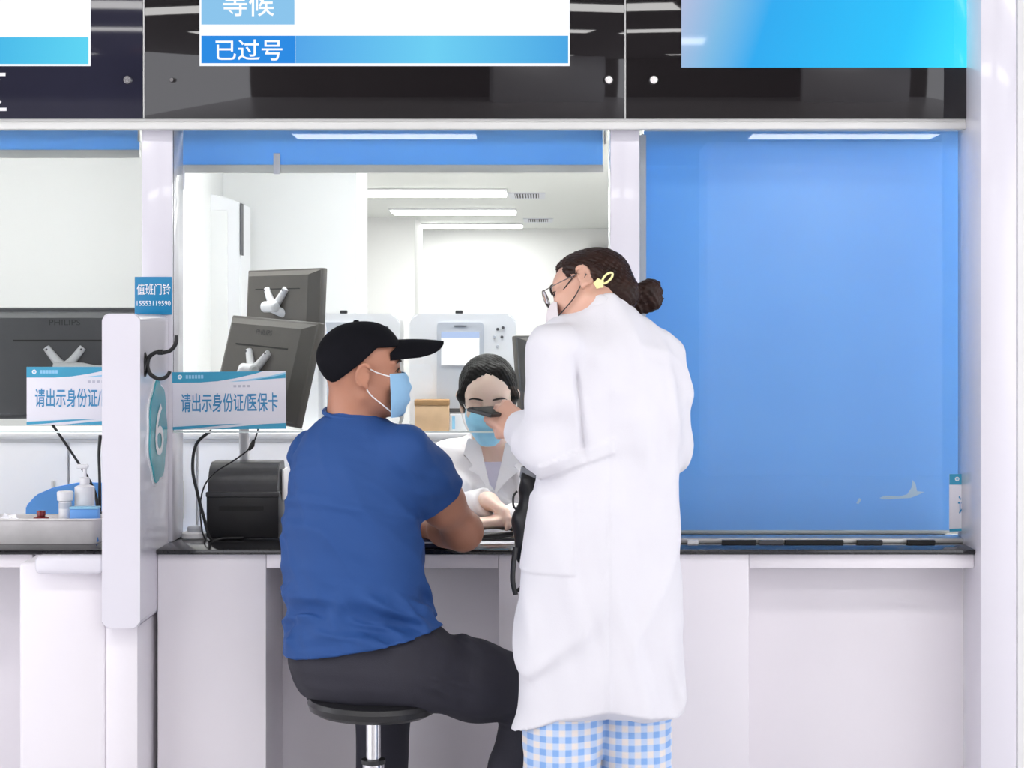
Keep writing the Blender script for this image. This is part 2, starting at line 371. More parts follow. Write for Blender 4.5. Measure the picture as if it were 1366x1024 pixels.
# ------------------------------------------------------------------ blinds
def blind(px0, px1, py0, py1, label, pull=None):
    D = 4.95; x0, x1 = XX(px0, D), XX(px1, D); zt, zb = ZZ(py0, D), ZZ(py1, D)
    e = empty('roller_blind', ((x0+x1)/2, D, zb), (0, 0, 0), label, 'blind')
    box('fabric', x0, x1, D-0.001, D+0.001, zb, zt+0.02, m_blind, e)
    box('bottom_rail', x0-0.003, x1+0.003, D-0.008, D+0.008, zb-0.022 if py1 < 400 else zb-0.010, zb, m_alu_l, e, 0.003)
    lathe('roller', [(0, 0), (0.02, 0), (0.02, x1-x0), (0, x1-x0)], (x0, D+0.024, zt+0.03), m_plast, e, 16, Matrix.Rotation(R(90), 4, 'Y'))
    for xx in (x0-0.008, x1+0.002): box('bracket', xx, xx+0.006, D-0.03, D+0.03, zt-0.028, zt+0.01, m_alu, e)
    if pull:
        for a, b, c in pull: box('pull_tab', XX(a-4.5, D), XX(a+4.5, D), D-0.012, D-0.009, ZZ(c, D), ZZ(b, D), m_paper, e, 0.001)
    return e
blind(-320, 186, 176, 200, 'blue roller blind rolled up above the counter with the steel tray')
blind(236, 804, 180, 220, 'blue roller blind rolled up above the woman in the mask', [(370, 205, 233), (243, 228, 253)])
br = blind(859, 1325, 185, 707, 'large blue roller blind lowered fully behind the right-hand glass')
m_bird = mat('pale_bird_print', S(215, 236, 252), 0.7, var=0.02)
bird = [(1173, 664), (1180, 661), (1200, 662), (1210, 659), (1216, 650), (1217, 640), (1221, 645), (1223, 655), (1233, 656), (1224, 660), (1214, 664), (1195, 665), (1178, 666)]
poly('bird_print', [(XX(a, 4.95), ZZ(b, 4.95)) for a, b in bird], 4.9478, 4.9488, m_bird, br)
poly('bird_print', [(XX(a, 4.95), ZZ(b, 4.95)) for a, b in ((1142, 671), (1146, 664), (1149, 666), (1145, 672))], 4.9478, 4.9488, m_bird, br)

# ------------------------------------------------------------------ counters
CT = 0.785
tag(box('countertop', XX(187, 4.42)+0.001, 1.114, 4.60, 5.0, CT-0.013, CT, m_stone, None, 0.002), 'long polished black stone countertop the printer stands on', 'countertop')
tag(box('countertop', -2.6, XX(137, 4.55), 4.60, 5.0, CT-0.013, CT, m_stone, None, 0.002), 'polished black stone countertop under the steel tray', 'countertop')
FY = 4.615
e = empty('service_counter', (0, FY, 0), (0, 0, 0), 'white panelled service counter with knee recesses under the long black top', 'counter')
zt = CT-0.0135; zf = ZZ(758, FY)
box('pier', XX(187, 4.42)+0.001, XX(355, FY), FY, 4.98, 0, zt, m_white, e, 0.003)
box('pier', XX(665, FY), XX(999, FY), FY, 4.98, 0, zt, m_white, e, 0.003)
box('fascia', XX(355, FY)+0.0005, XX(665, FY)-0.0005, FY, FY+0.03, zf, zt, m_white, e, 0.003)
box('fascia', XX(999, FY)+0.0005, 1.114, FY, FY+0.03, zf, zt, m_white, e, 0.003)
box('back_panel', XX(355, FY)+0.0005, XX(665, FY)-0.0005, 4.90, 4.92, 0, zt, m_white, e)
box('back_panel', XX(999, FY)+0.0005, 1.114, 4.735, 4.755, 0, zt, m_white, e)
e = empty('service_counter', (-1.6, FY, 0), (0, 0, 0), 'white service counter with rounded sill beside the numbered divider', 'counter')
box('fascia', -2.5, XX(26, 4.5), FY, FY+0.03, ZZ(757, FY), zt, m_white, e, 0.003)
box('back_panel', -2.5, XX(26, 4.5), 4.90, 4.92, 0, zt, m_white, e)
box('pier', XX(25, 4.46), XX(136, 4.42)-0.0005, 4.46, 4.98, 0, zt, m_white, e, 0.012, seg=3)
box('pier_foot', XX(136, 4.42), XX(183.5, 4.46), 4.46, 4.98, 0, ZZ(838, 4.42)-0.001, m_white, e, 0.002)
box('sill', XX(46, 4.42), XX(137, 4.42), 4.415, 4.4595, ZZ(766, 4.42), ZZ(741, 4.42), m_panel, e, 0.014, seg=4)

# divider panels between the booths
def divider(x0, x1, y0, y1, z0, z1, label):
    e = empty('divider_panel', ((x0+x1)/2, (y0+y1)/2, z0), (0, 0, 0), label, 'divider')
    poly('panel', rrect(x0, x1, z0, z1, 0.016, 5), y0, y1, m_panel, e, bev=0.0035)
    if y1 < 4.6: box('panel_wing', x0+0.002, x1-0.002, y1-0.004, 4.755, CT+0.001, z1-0.004, m_panel, e, 0.003)
    return e
DX0, DX1, DZ0, DZ1 = XX(136, 4.42), XX(187, 4.42), ZZ(838, 4.42), ZZ(418, 4.42)
d1 = divider(DX0, DX1, 4.42, 4.755, DZ0, DZ1, 'white upright divider panel carrying the jade number six plaque')
d2x = XX(838, 4.42)-DX1
d2 = divider(DX0+d2x, DX1+d2x, 4.42, 4.598, DZ0, DZ1, 'white upright divider panel behind the standing woman in the white coat')
# jade plaque with number on the right-hand face of the first divider
pe = empty('number_plaque', (DX1, 4.60, ZZ(575, 4.58)), (0, 0, 0), 'wavy-edged jade green plaque with a white number six on the divider', 'plaque')
zc, hh, yc, ww = ZZ(576, 4.58), 0.128, 4.605, 0.102
out = []
for i in range(72):
    a = 2*math.pi*i/72; k = 1+0.055*math.cos(7*a+0.6)
    out.append((yc+ww*k*math.cos(a), zc+hh*k*math.sin(a)))
poly('backing', [(yc+(y-yc)*1.09, zc+(z-zc)*1.06) for y, z in out], DX1, DX1+0.003, m_plast, pe, axis='X')
poly('face', out, DX1+0.003, DX1+0.007, m_jade, pe, axis='X', bev=0.001)
MX = Matrix.Translation((DX1+0.0075, 0, 0)) @ Matrix.Rotation(R(90), 4, 'Z')
text('numeral', '6', yc-0.048, yc+0.052, zc-0.062, zc+0.072, 0, m_wtext, pe, M=MX)
# black double coat hooks
def hook(name, x, y, z, label):
    e = empty(name, (x, y, z), (0, 0, 0), label, 'hook', 'black coat hooks on the dividers')
    bm = bmesh.new(); add_lathe(bm, [(0, 0.006), (0.010, 0.006), (0.013, 0.003), (0.013, 0)], (0, 0, 0), 20, Matrix.Rotation(R(90), 4, 'Y'))
    bm.transform(Matrix.Diagonal((1, 0.8, 2.4, 1))); bm.transform(Matrix.Translation((x, y, z)))
    link('backplate', bm_me(bm, 'backplate'), m_metal_black, e, smooth=40)
    q = lambda a, b: (x+a, y-0.004, z+b)
    tube('upper_arm', [q(0.004, 0.0), q(0.012, 0.018), q(0.028, 0.030), q(0.048, 0.030), q(0.066, 0.036), q(0.078, 0.052), q(0.080, 0.073)], [0.006, 0.0055, 0.005, 0.005, 0.005, 0.0055, 0.0045], m_metal_black, e, 10)
    tube('lower_arm', [q(0.012, 0.02), q(0.008, -0.004), q(0.016, -0.024), q(0.036, -0.035), q(0.055, -0.030), q(0.064, -0.016)], [0.005, 0.005, 0.0055, 0.005, 0.005, 0.0045], m_metal_black, e, 10)
    lathe('collar', [(0, -0.006), (0.007, -0.006), (0.007, 0.006), (0, 0.006)], q(0.04, 0.031), m_metal_black, e, 12, Matrix.Rotation(R(90), 4, 'Y'))
hook('coat_hook', DX1, 4.47, ZZ(486, 4.47), 'black double coat hook on the divider above the jade plaque')
hook('coat_hook', DX1+d2x, 4.47, ZZ(492, 4.47), 'black double coat hook behind the standing woman')
# full-height partition on the right and the wall beyond
struct(box('wall_fin', XX(1308, 4.55), XX(1356, 4.55), 4.55, 4.80, 0, CE, m_panel, bev=0.004))
struct(box('wall_beyond', XX(1357.5, 4.6), 6.0, 4.6, 4.7, 0, CE, m_wall))
struct(box('wall_side', -6, -2.6, 4.6, 4.7, 0, CE, m_wall))
# blue door-bell notice
e = empty('bell_notice', (XX(204, GY), GY, ZZ(419, GY)), (0, 0, 0), 'small blue notice with white lettering on the window post', 'sign')
y = GY-0.010
box('plate', XX(180, y), XX(229.5, y), y-0.003, y, ZZ(419.5, y), ZZ(369, y), m_bluesign, e, 0.0008)
text('lettering', '值班门铃', XX(183, y), XX(228, y), ZZ(393, y), ZZ(378, y), y-0.003, m_wtext, e)
text('lettering', '15553119590', XX(183, y), XX(228, y), ZZ(407.5, y), ZZ(401, y), y-0.003, m_wtext, e)
# "please show ID / medical card" signs on the glass
def id_sign(px0, py0, label, roll=0.0):
    D = GY-0.006; k = D/FPX; W, H = 151*k, 77*k
    e = empty('id_card_sign', (XX(px0, D), D, ZZ(py0, D)), (0, 0, 0), label, 'sign')
    q = lambda a, b: (a*W, -b*H)
    L = dict(parent=e, local=True)
    box('card', 0, W, -0.003, 0, -H, 0, m_paper, bev=0.0006, **L)
    top = [q(0, 0), q(0.80, 0), q(0.74, 0.04), q(0.55, 0.12), q(0.40, 0.165), q(0.25, 0.185), q(0, 0.185)]
    poly('header_band', top, -0.0036, -0.0031, m_teal, **L)
    poly('header_ribbon', [q(1, 0.02), q(1, 0.12), q(0.82, 0.145), q(0.6, 0.175), q(0.5, 0.18), q(0.7, 0.13), q(0.86, 0.085)], -0.0036, -0.0031, m_sky, **L)
    poly('header_ribbon', [q(1, 0.055), q(1, 0.12), q(0.82, 0.14), q(0.72, 0.145), q(0.88, 0.10)], -0.0039, -0.0037, m_teal, **L)
    poly('footer_ribbon', [q(0, 0.95), q(0, 1), q(0.15, 0.985), q(0.45, 0.93), q(0.62, 0.905), q(0.4, 0.91), q(0.2, 0.93)], -0.0036, -0.0031, m_teal, **L)
    poly('footer_ribbon', [q(0.33, 1), q(1, 1), q(1, 0.90), q(0.8, 0.915), q(0.55, 0.955)], -0.0036, -0.0031, m_teal, **L)
    lathe('emblem', [(0, 0.0005), (0.0058, 0.0005), (0.0058, 0)], (0.068*W, -0.0036, -0.085*H), m_wtext, e, 20, Matrix.Rotation(R(90), 4, 'X'), local=True)
    lathe('emblem_core', [(0, 0.0005), (0.0034, 0.0005), (0.0034, 0)], (0.068*W, -0.0041, -0.085*H), m_sky, e, 16, Matrix.Rotation(R(90), 4, 'X'), local=True)
    for i in range(6): box('small_print', (0.12+0.027*i)*W, (0.14+0.027*i)*W, -0.0039, -0.0036, -0.115*H, -0.055*H, m_sky, **L)
    for i in range(4): box('small_print', (0.54+0.04*i)*W, (0.565+0.04*i)*W, -0.0034, -0.0031, -0.275*H, -0.235*H, m_greytext, **L)
    text('lettering', '请出示身份证/医保卡', 0.075*W, 0.93*W, -0.70*H, -0.37*H, -0.0031, m_teal_d, e, bold=0.012, local=True)
    e.rotation_euler = (0, roll, 0); return e
id_sign(36, 489, 'white and teal card sign beside the divider in front of the wide black monitor')
id_sign(230, 496, 'white and teal card sign in front of the turned grey monitor', R(-0.6))
id_sign(1266, 632, 'white and teal card sign low on the glass over the closed blue blind')

# ------------------------------------------------------------------ office furniture and machines
e = empty('low_cabinet', (-0.9, 5.7, 0), (0, 0, 0), 'long white low cabinet behind the seated woman', 'cabinet')
CZ = 1.02
box('body', -2.3, 0.55, 5.68, 6.05, 0, CZ-0.02, m_plast, e, 0.003)
box('top', -2.31, 0.56, 5.66, 6.06, CZ-0.02, CZ, m_owall, e, 0.003)
for i in range(7):
    x0 = -2.29+i*0.405
    dd = box('door', x0, x0+0.398, 5.664, 5.6795, 0.08, CZ-0.03, m_plast, e, 0.002)
    box('handle', x0+0.35, x0+0.36, 5.652, 5.664, 0.75, 0.87, m_alu, dd, 0.002)

def terminal(px0, px1, D, label):
    x0, x1 = XX(px0, D), XX(px1, D); z1 = ZZ(418, D); W = x1-x0
    e = empty('desktop_terminal', ((x0+x1)/2, D, CZ), (0, 0, 0), label, 'machine', 'white desktop terminals on the low cabinet')
    poly('body', rrect(x0, x1, CZ+0.001, z1, 0.03, 6), D, D+0.19, m_plast, e, bev=0.006)
    a, b = x0+0.26*W, x0+0.70*W
    f = poly('screen_surround', rrect(a, b, CZ+0.03, z1-0.028, 0.012, 4), D-0.006, D-0.0005, m_grey, e)
    s = box('screen', a+0.014, b-0.014, D-0.009, D-0.0065, z1-0.165, z1-0.058, mat_screen, e)
    box('status_bar', a+0.014, b-0.014, D-0.0105, D-0.0092, z1-0.078, z1-0.058, m_status, s)
    box('speaker_slot', (a+b)/2-0.02, (a+b)/2+0.02, D-0.0075, D-0.0062, z1-0.042, z1-0.038, m_dark2, f)
    for i, (u, v) in enumerate(((0.83, 0.05), (0.80, 0.075), (0.87, 0.075), (0.83, 0.105), (0.88, 0.045))):
        lathe('button', [(0, 0.003), (0.004, 0.003), (0.005, 0)], (x0+u*W, D-0.001, z1-v), m_dark2 if i % 2 == 0 else m_grey, e, 12, Matrix.Rotation(R(90), 4, 'X'))
    box('sensor', x0+0.43*W, x0+0.50*W, D+0.01, D+0.03, z1, z1+0.011, m_black, e, 0.002)
    box('paper_slot', a+0.02, b-0.02, D-0.0075, D-0.0062, CZ+0.06, CZ+0.072, m_dark2, f)
    return e
mat_screen = mat_emit('terminal_screen', (0.97, 0.98, 1, 1), 1.1); m_status = mat_emit('terminal_status', S(190, 208, 245), 1.0)
terminal(392, 533, 5.80, 'white desktop terminal behind the man in the black cap')
terminal(546, 688, 5.78, 'white desktop terminal with lit screen behind the seated woman in the mask')

# tall air conditioner in the corner
D = 6.35; x0, x1 = XX(266, D), XX(321, D); e = empty('floor_air_conditioner', ((x0+x1)/2, D, 0), (0, 0, 0), 'tall white floor-standing air conditioner with rounded top in the office corner', 'air conditioner')
z1 = ZZ(258, D)
prof = [(x0-0.02, 0.02)]+[(x0-0.02, z1)]+[(x0+(x1-x0)*t, z1-0.035*t*t) for t in (0.2, 0.4, 0.6, 0.8, 1.0)]+[(x1, 0.02)]
poly('body', prof, D, D+0.22, m_plast, e, bev=0.004)
box('base', x0-0.02, x1, D+0.01, D+0.21, 0, 0.02, m_grey, e)
box('outlet_slot', x1-0.001, x1+0.002, D-0.004, D+0.05, ZZ(340, D), ZZ(271, D), m_dark2, e)
box('front_panel', x0-0.015, x1-0.045, D-0.008, D-0.0005, 0.1, z1-0.06, m_owall, e, 0.003)

# monitors
def monitor(name, c, yaw, pitch, W, H, mm, label, arm_to, brand=True, roll=0.0, brand_y=0.37):
    """back of the monitor faces -Y before turning; c is the panel centre"""
    e = empty(name, c, (0, 0, 0), label, 'monitor')
    e.rotation_euler = (Matrix.Rotation(yaw, 4, 'Z') @ Matrix.Rotation(pitch, 4, 'X') @ Matrix.Rotation(roll, 4, 'Y')).to_euler()
    WM[e.name] = Matrix.Translation(Vector(c)) @ e.rotation_euler.to_matrix().to_4x4()
    L = dict(parent=e, local=True)
    bm = bmesh.new()
    add_box(bm, -W/2, W/2, 0.0, 0.022, -H/2, H/2, 0.004)
    t = bmesh.new()   # tapered back shell
    a = [t.verts.new((sx*W*0.485, 0, sz*H*0.475)) for sx, sz in ((-1,-1),(1,-1),(1,1),(-1,1))]
    b = [t.verts.new((sx*W*0.40, -0.022, sz*H*0.43-0.006)) for sx, sz in ((-1,-1),(1,-1),(1,1),(-1,1))]
    t.faces.new(b); 
    for i in range(4): t.faces.new((a[i], a[(i+1) % 4], b[(i+1) % 4], b[i]))
    merge(bm, t); link('shell', bm_me(bm, 'shell'), mm, e, True, 25)
    box('screen', -W*0.485, W*0.485, 0.0222, 0.0235, -H*0.475, H*0.475, m_mscreen, **L)
    box('vent_groove', -W*0.30, W*0.30, -0.0232, -0.0215, H*0.20, H*0.215, m_groove, **L)
    if brand: text('lettering', 'PHILIPS', -W*0.09, W*0.09, H*(brand_y-0.025), H*(brand_y+0.025), -0.0224, m_logo, e, local=True)
    br = tube('bracket', [(-0.05, -0.026, 0.045), (-0.012, -0.031, 0.0), (0.012, -0.031, 0.0), (0.05, -0.026, 0.045)], [0.010, 0.013, 0.013, 0.010], m_plast, e, 10, 4, True)
    for sx in (-1, 1): lathe('bolt', [(0, 0.004), (0.003, 0.004), (0.003, 0)], (sx*0.047, -0.034, 0.040), m_dark2, br, 10, Matrix.Rotation(R(90), 4, 'X'), local=True)
    lathe('pivot', [(0, 0), (0.017, 0), (0.017, 0.055), (0.012, 0.06), (0, 0.06)], (-0.025, -0.048, -0.012), m_plast, e, 20, Matrix.Rotation(R(90), 4, 'Y'), True)
    M = WM[e.name]; p0 = M @ Vector((0, -0.05, -0.012))
    pts = [p0]+[Vector(p) for p in arm_to]
    tube('arm', pts, 0.014, m_plast, e, 12, 5)
    q = pts[-1]
    box('clamp', q.x-0.03, q.x+0.03, q.y-0.012, q.y+0.012, q.z-0.01, q.z+0.02, m_plast, e, 0.004)
    return e
m_mscreen = mat('monitor_glass', (0.02, 0.02, 0.025, 1), 0.3, var=0.05)
c = P(62, 484, 4.98)
monitor('computer_monitor', (XX(91, 5.0), 4.985, ZZ(484, 5.0)), R(3), R(2), 0.47, 0.308, m_dark2, 'wide charcoal monitor seen from behind beside the divider, above the steel tray',
        [P(118, 492, 4.93), P(160, 520, 4.94), (XX(165, 4.95), 4.95, CT+0.0105)], brand_y=0.37)
monitor('computer_monitor', P(351, 492, 5.02), R(-47), R(-13), 0.43, 0.29, m_dark, 'grey monitor turned sideways above the label printer, seen from behind',
        [P(322, 500, 4.99), P(325, 560, 4.985), (XX(328, 4.985), 4.985, CT+0.0105)], brand_y=0.345, roll=R(3))
monitor('computer_monitor', P(377, 405, 5.55), R(-46), R(-3), 0.385, 0.215, m_dark, 'smaller grey monitor on a white arm behind the turned monitor',
        [P(386, 420, 5.52), P(425, 425, 5.60), P(430, 470, 5.68), (XX(430, 5.70), 5.70, CZ+0.0105)], brand=False)
monitor('computer_monitor', P(768, 505, 5.50), R(35), R(-8), 0.42, 0.27, m_dark, 'dark monitor half hidden between the seated woman and the white coat',
        [P(768, 540, 5.52), P(768, 560, 5.66), (XX(768, 5.72), 5.72, CZ+0.0105)], brand=False)

# label printer
D = 4.828; k = D/FPX; x0, x1 = XX(275, D), XX(372, D)
e = empty('label_printer', ((x0+x1)/2, D+0.07, CT), (0, 0, 0), 'black label printer with a curved lid on the countertop', 'printer')
zb = CT+0.001; zm = ZZ(660, D); zt_ = ZZ(618, D)
m_lid = mat('printer_lid', (0.055, 0.055, 0.06, 1), 0.35, var=0.1, vscale=40)
box('body', x0, x1, D, D+0.145, zb, zm, m_black, e, 0.006)
bm = bmesh.new(); pr = []
for i in range(13):
    a = R(90*i/12); pr.append((D+0.004+0.055*(1-math.sin(a))*1.0, 0, zm+0.0005+(zt_-zm)*0))
prof = [(D+0.003, zm+0.0005), (D+0.003, zm+0.022)]+[(D+0.003+0.06*(1-math.cos(R(90*i/8))), zm+0.022+(zt_-zm-0.022)*math.sin(R(90*i/8))) for i in range(1, 9)]+[(D+0.13, zt_), (D+0.142, zt_-0.02), (D+0.142, zm+0.0005)]
bm.free(); lid = poly('lid', prof, x0+0.004, x1-0.004, m_lid, e, axis='X', bev=0.002)
box('lid_ridge', x0-0.001, x1+0.001, D-0.004, D+0.02, zm-0.006, zm+0.008, m_lid, lid, 0.003)
box('label_slot', x0+0.035, x1-0.04, D-0.002, D+0.001, ZZ(681, D), ZZ(675, D), m_groove, e)
box('side_roll', x1+0.0005, x1+0.007, D+0.05, D+0.13, zm-0.02, zt_-0.02, m_plast, e, 0.003)
# white puck-shaped device with a cable
e = empty('white_puck', (XX(262, 4.86), 4.86, CT), (0, 0, 0), 'small round white intercom puck beside the printer', 'device')
lathe('base', [(0, 0.0005), (0.034, 0.0005), (0.036, 0.004), (0.034, 0.014), (0.026, 0.018), (0, 0.018)], (XX(260, 4.85), 4.85, CT), m_plast, e)
lathe('knob', [(0.02, 0.0182), (0.021, 0.028), (0.017, 0.032), (0, 0.032)], (XX(260, 4.85), 4.85, CT), m_grey, e)
# hanging cables and gooseneck microphones
tag(tube('cable', [P(282, 574, 4.80), P(262, 592, 4.80), P(257, 625, 4.80), P(264, 660, 4.80), P(272, 690, 4.80), (XX(281, 4.80), 4.80, CT+0.004), (XX(300, 4.81), 4.81, CT+0.004), (XX(325, 4.82), 4.82, CT+0.004)], 0.0042, m_black),
    'thick black cable curving down behind the card sign to the countertop', 'cable')
e = empty('inline_cable', P(342, 574, 4.81), (0, 0, 0), 'thin black cable with an inline switch looping across the printer', 'cable')
tube('cord', [P(345, 570, 4.81), P(336, 594, 4.81), P(315, 612, 4.81), P(287, 630, 4.81), P(272, 650, 4.815), P(267, 680, 4.82), (XX(273, 4.82), 4.82, CT+0.003), (XX(290, 4.815), 4.815, CT+0.003)], 0.0022, m_black, e)
tube('inline_switch', [P(339, 586, 4.81), P(336, 594, 4.81), P(332, 600, 4.81)], [0.0035, 0.007, 0.0035], m_black, e, 10)
e = empty('gooseneck_microphone', (XX(131, 4.86), 4.86, CT), (0, 0, 0), 'black gooseneck microphone leaning behind the tray beside the divider', 'microphone')
lathe('base', [(0, 0.0005), (0.02, 0.0005), (0.02, 0.02), (0.012, 0.05), (0.010, 0.07), (0, 0.07)], (XX(131, 4.86), 4.86, CT), m_black, e, 20)
tube('stem', [(XX(131, 4.86), 4.86, CT+0.068), P(125, 652, 4.86), P(100, 610, 4.84), P(70, 566, 4.82)], [0.005, 0.004, 0.0035, 0.004], m_black, e, 8, 4)
tube('stem', [(XX(133, 4.87), 4.87, CT+0.06), P(133, 640, 4.87), P(132, 605, 4.87), P(134, 580, 4.87)], [0.005, 0.004, 0.004, 0.005], m_black, e, 8, 4)

# ---- steel tray with bottles on the left counter
m_steel = mat('stainless_steel', (0.78, 0.76, 0.76, 1), 0.35, 0.35, var=0.08, vscale=15)
D = 4.70; x0, x1 = XX(-24, D), XX(134, D)
e = empty('steel_tray', ((x0+x1)/2, D+0.05, CT), (0, 0, 0), 'shallow stainless steel tray holding bottles on the black counter', 'tray')
zt_ = ZZ(693, D)
bm = bmesh.new(); o_ = rrect(x0+0.012, x1-0.012, D+0.01, D+0.105, 0.02); u_ = rrect(x0, x1, D, D+0.115, 0.025); i_ = rrect(x0+0.003, x1-0.003, D+0.003, D+0.112, 0.024); j_ = rrect(x0+0.014, x1-0.014, D+0.012, D+0.103, 0.019)
rs = []
for pts, z in ((o_, CT+0.001), (u_, zt_), (i_, zt_), (j_, CT+0.004)): rs.append([bm.verts.new((a, b, z)) for a, b in pts])
for a, b in zip(rs, rs[1:]):
    for q in range(len(a)): bm.faces.new((a[q], a[(q+1) % len(a)], b[(q+1) % len(a)], b[q]))
bm.faces.new(rs[0]); bm.faces.new(rs[-1])
link('basin', bm_me(bm, 'basin'), m_steel, e, smooth=40)
rim = [(a, b, zt_) for a, b in u_]; tube('rim', rim+[rim[0]], 0.003, m_steel, e, 6, 1)
ZI = CT+0.0045
def bottle(name, px, D, r, pytop, capm, bodym, label, neck=0.7, caph=0.022):
    x = XX(px, D); zt2 = ZZ(pytop, D); H = zt2-ZI
    e = empty(name, (x, D, ZI), (0, 0, 0), label, 'bottle')
    lathe('body', [(0, 0.0005), (r*0.92, 0.0005), (r, 0.004), (r, H-caph-0.006), (r*neck, H-caph), (r*neck, H-caph+0.001), (0, H-caph+0.001)], (x, D, ZI), bodym, e, 28)
    return e, x, H
e, x, H = bottle('capped_bottle', 87, 4.745, 0.0165, 655, m_plast, m_plast, 'white bottle with a wide ribbed cap standing in the tray', 0.95, 0.028)
lathe('cap', [(0.0165, H-0.0265), (0.0205, H-0.024), (0.0215, H-0.003), (0.019, H), (0, H)], (x, 4.745, ZI), m_plast, e, 28)
lathe('label_band', [(0.0168, H-0.045), (0.0168, H-0.030)], (x, 4.745, ZI), m_grey, e, 28)
e, x, H = bottle('pump_bottle', 113, 4.775, 0.026, 640, m_plast, m_plast, 'white hand sanitiser pump bottle standing in the tray', 0.45, 0.012)
lathe('collar', [(0.0117, H-0.0105), (0.013, H-0.008), (0.013, H+0.006), (0.005, H+0.008), (0.005, H+0.03), (0, H+0.03)], (x, 4.775, ZI), m_plast, e, 20)
box('pump_head', x-0.022, x+0.010, 4.768, 4.782, ZI+H+0.03, ZI+H+0.042, m_plast, e, 0.004)
m_bluebox = mat('blue_carton', S(100, 160, 228), 0.4, var=0.05)
e = empty('blue_carton', (XX(113, 4.728), 4.73, ZI), (0, 0, 0), 'flat blue and white carton lying at the end of the tray', 'box')
bx0, bx1 = XX(93, 4.72), XX(131, 4.72)
box('carton', bx0, bx1, 4.718, 4.745, ZI+0.0005, ZZ(679, 4.72), m_bluebox, e, 0.002)
box('lid', bx0-0.0005, bx1+0.0005, 4.717, 4.746, ZZ(679, 4.72), ZZ(676, 4.72), m_sky, e, 0.001)
m_red = mat('dark_red_plastic', S(120, 22, 28), 0.25, var=0.2)
m_amber = mat('amber_glass', S(96, 30, 24), 0.15, var=0.1)
e, x, H = bottle('red_capped_jar', 55, 4.73, 0.0165, 681, m_red, m_amber, 'small dark red iodine jar with a round cap in the tray', 0.6, 0.014)
lathe('cap', [(0.0102, H-0.013), (0.0115, H-0.012), (0.0115, H-0.001), (0.009, H), (0, H)], (x, 4.73, ZI), m_red, e, 24)
lathe('shoulder', [(0.0166, H-0.023), (0.021, H-0.021), (0.019, H-0.0175), (0.0105, H-0.0145)], (x, 4.73, ZI), m_red, e, 24)
m_bag = mat('clear_wrap', (0.88, 0.88, 0.93, 1), 0.2, var=0.02)
random.seed(5); bm = bmesh.new()
bmesh.ops.create_icosphere(bm, subdivisions=3, radius=1)
for v in bm.verts:
    n = v.co.normalized(); f = 1+0.22*math.sin(7*n.x+3*n.z)*math.cos(5*n.y+4*n.x)+0.1*random.uniform(-1, 1)
    v.co = Vector((n.x*0.042*f, n.y*0.03*f, max(-0.028, n.z*0.03*f)))
bm.transform(Matrix.Translation((XX(10, 4.745), 4.752, ZI+0.0365)))
tag(link('plastic_wrap', bm_me(bm, 'plastic_wrap'), m_bag, None, smooth=20), 'crumpled clear plastic wrapping in the tray', 'wrapping')
# blue chair back behind the tray
m_bluechair = mat('blue_chair', S(100, 168, 240), 0.45, var=0.03)
e = empty('blue_chair', (XX(85, 5.25), 5.3, 0), (0, 0, 0), 'blue plastic chair whose rounded back shows behind the tray', 'chair')
D = 5.2; cx = XX(108, D); pts = [(cx-0.165, 0.62), (cx-0.16, ZZ(675, D)), (cx-0.13, ZZ(660, D)), (cx-0.08, ZZ(650, D)), (cx, ZZ(643, D)), (cx+0.08, ZZ(645, D)), (cx+0.14, ZZ(660, D)), (cx+0.165, 0.80), (cx+0.165, 0.62)]
poly('backrest', pts, D, D+0.02, m_bluechair, e, bev=0.004)
box('seat', cx-0.2, cx+0.2, D+0.03, D+0.40, 0.44, 0.47, m_bluechair, e, 0.008)
for sx in (-1, 1):
    box('back_post', cx+sx*0.12-0.01, cx+sx*0.12+0.01, D+0.021, D+0.04, 0.45, 0.78, m_alu, e)
    for yy in (D+0.05, D+0.36): box('leg', cx+sx*0.17-0.012, cx+sx*0.17+0.012, yy, yy+0.024, 0, 0.44, m_alu, e)

# ---- things between the man and the seated woman
m_card = mat('cardboard', S(222, 186, 146), 0.7, var=0.06, vscale=30)
m_card2 = mat('cardboard_top', S(176, 136, 92), 0.7, var=0.08, vscale=30)
D = 5.69; e = empty('cardboard_box', (XX(576, D), D+0.05, CZ), (0, 0, 0), 'small tan cardboard box on the low cabinet beside the seated woman', 'box')
box('carton', XX(553, D), XX(598, D), D, D+0.07, CZ+0.001, ZZ(541, D), m_card, e, 0.002)
box('lid', XX(552.5, D), XX(598.5, D), D-0.001, D+0.071, ZZ(541, D), ZZ(533, D), m_card2, e, 0.002)
e = empty('blue_leaflet', (XX(606, 5.7), 5.70, CZ), (0, 0, 0), 'upright white leaflet with blue stripe beside the cardboard box', 'leaflet')
box('sheet', XX(600, 5.7), XX(622, 5.7), 5.70, 5.712, CZ+0.001, ZZ(552, 5.7), m_plast, e, 0.001)
box('stripe', XX(603, 5.7), XX(607, 5.7), 5.698, 5.6995, ZZ(572, 5.7), ZZ(555, 5.7), m_sky, e)
e = empty('tape_dispenser', (XX(489, 5.72), 5.75, CZ), (0, 0, 0), 'small grey and black desk dispenser on the low cabinet behind the cap', 'dispenser')
box('base', XX(566, 5.72), XX(576, 5.72), 5.80, 5.83, CZ+0.001, ZZ(528, 5.8), m_grey, e, 0.002)
box('top', XX(566, 5.72), XX(576, 5.72), 5.80, 5.83, ZZ(528, 5.8), ZZ(519, 5.8), m_dark2, e, 0.002)
m_navy = mat('navy_cover', S(24, 26, 52), 0.45, var=0.15)
e = empty('navy_folder', (XX(585, 4.66), 4.7, CT), (0, 0, 0), 'dark navy document folder lying under the seated man\'s arm', 'folder')
box('cover', XX(556, 4.64), XX(612, 4.64), 4.625, 4.70, CT+0.0005, CT+0.012, m_navy, e, 0.002)
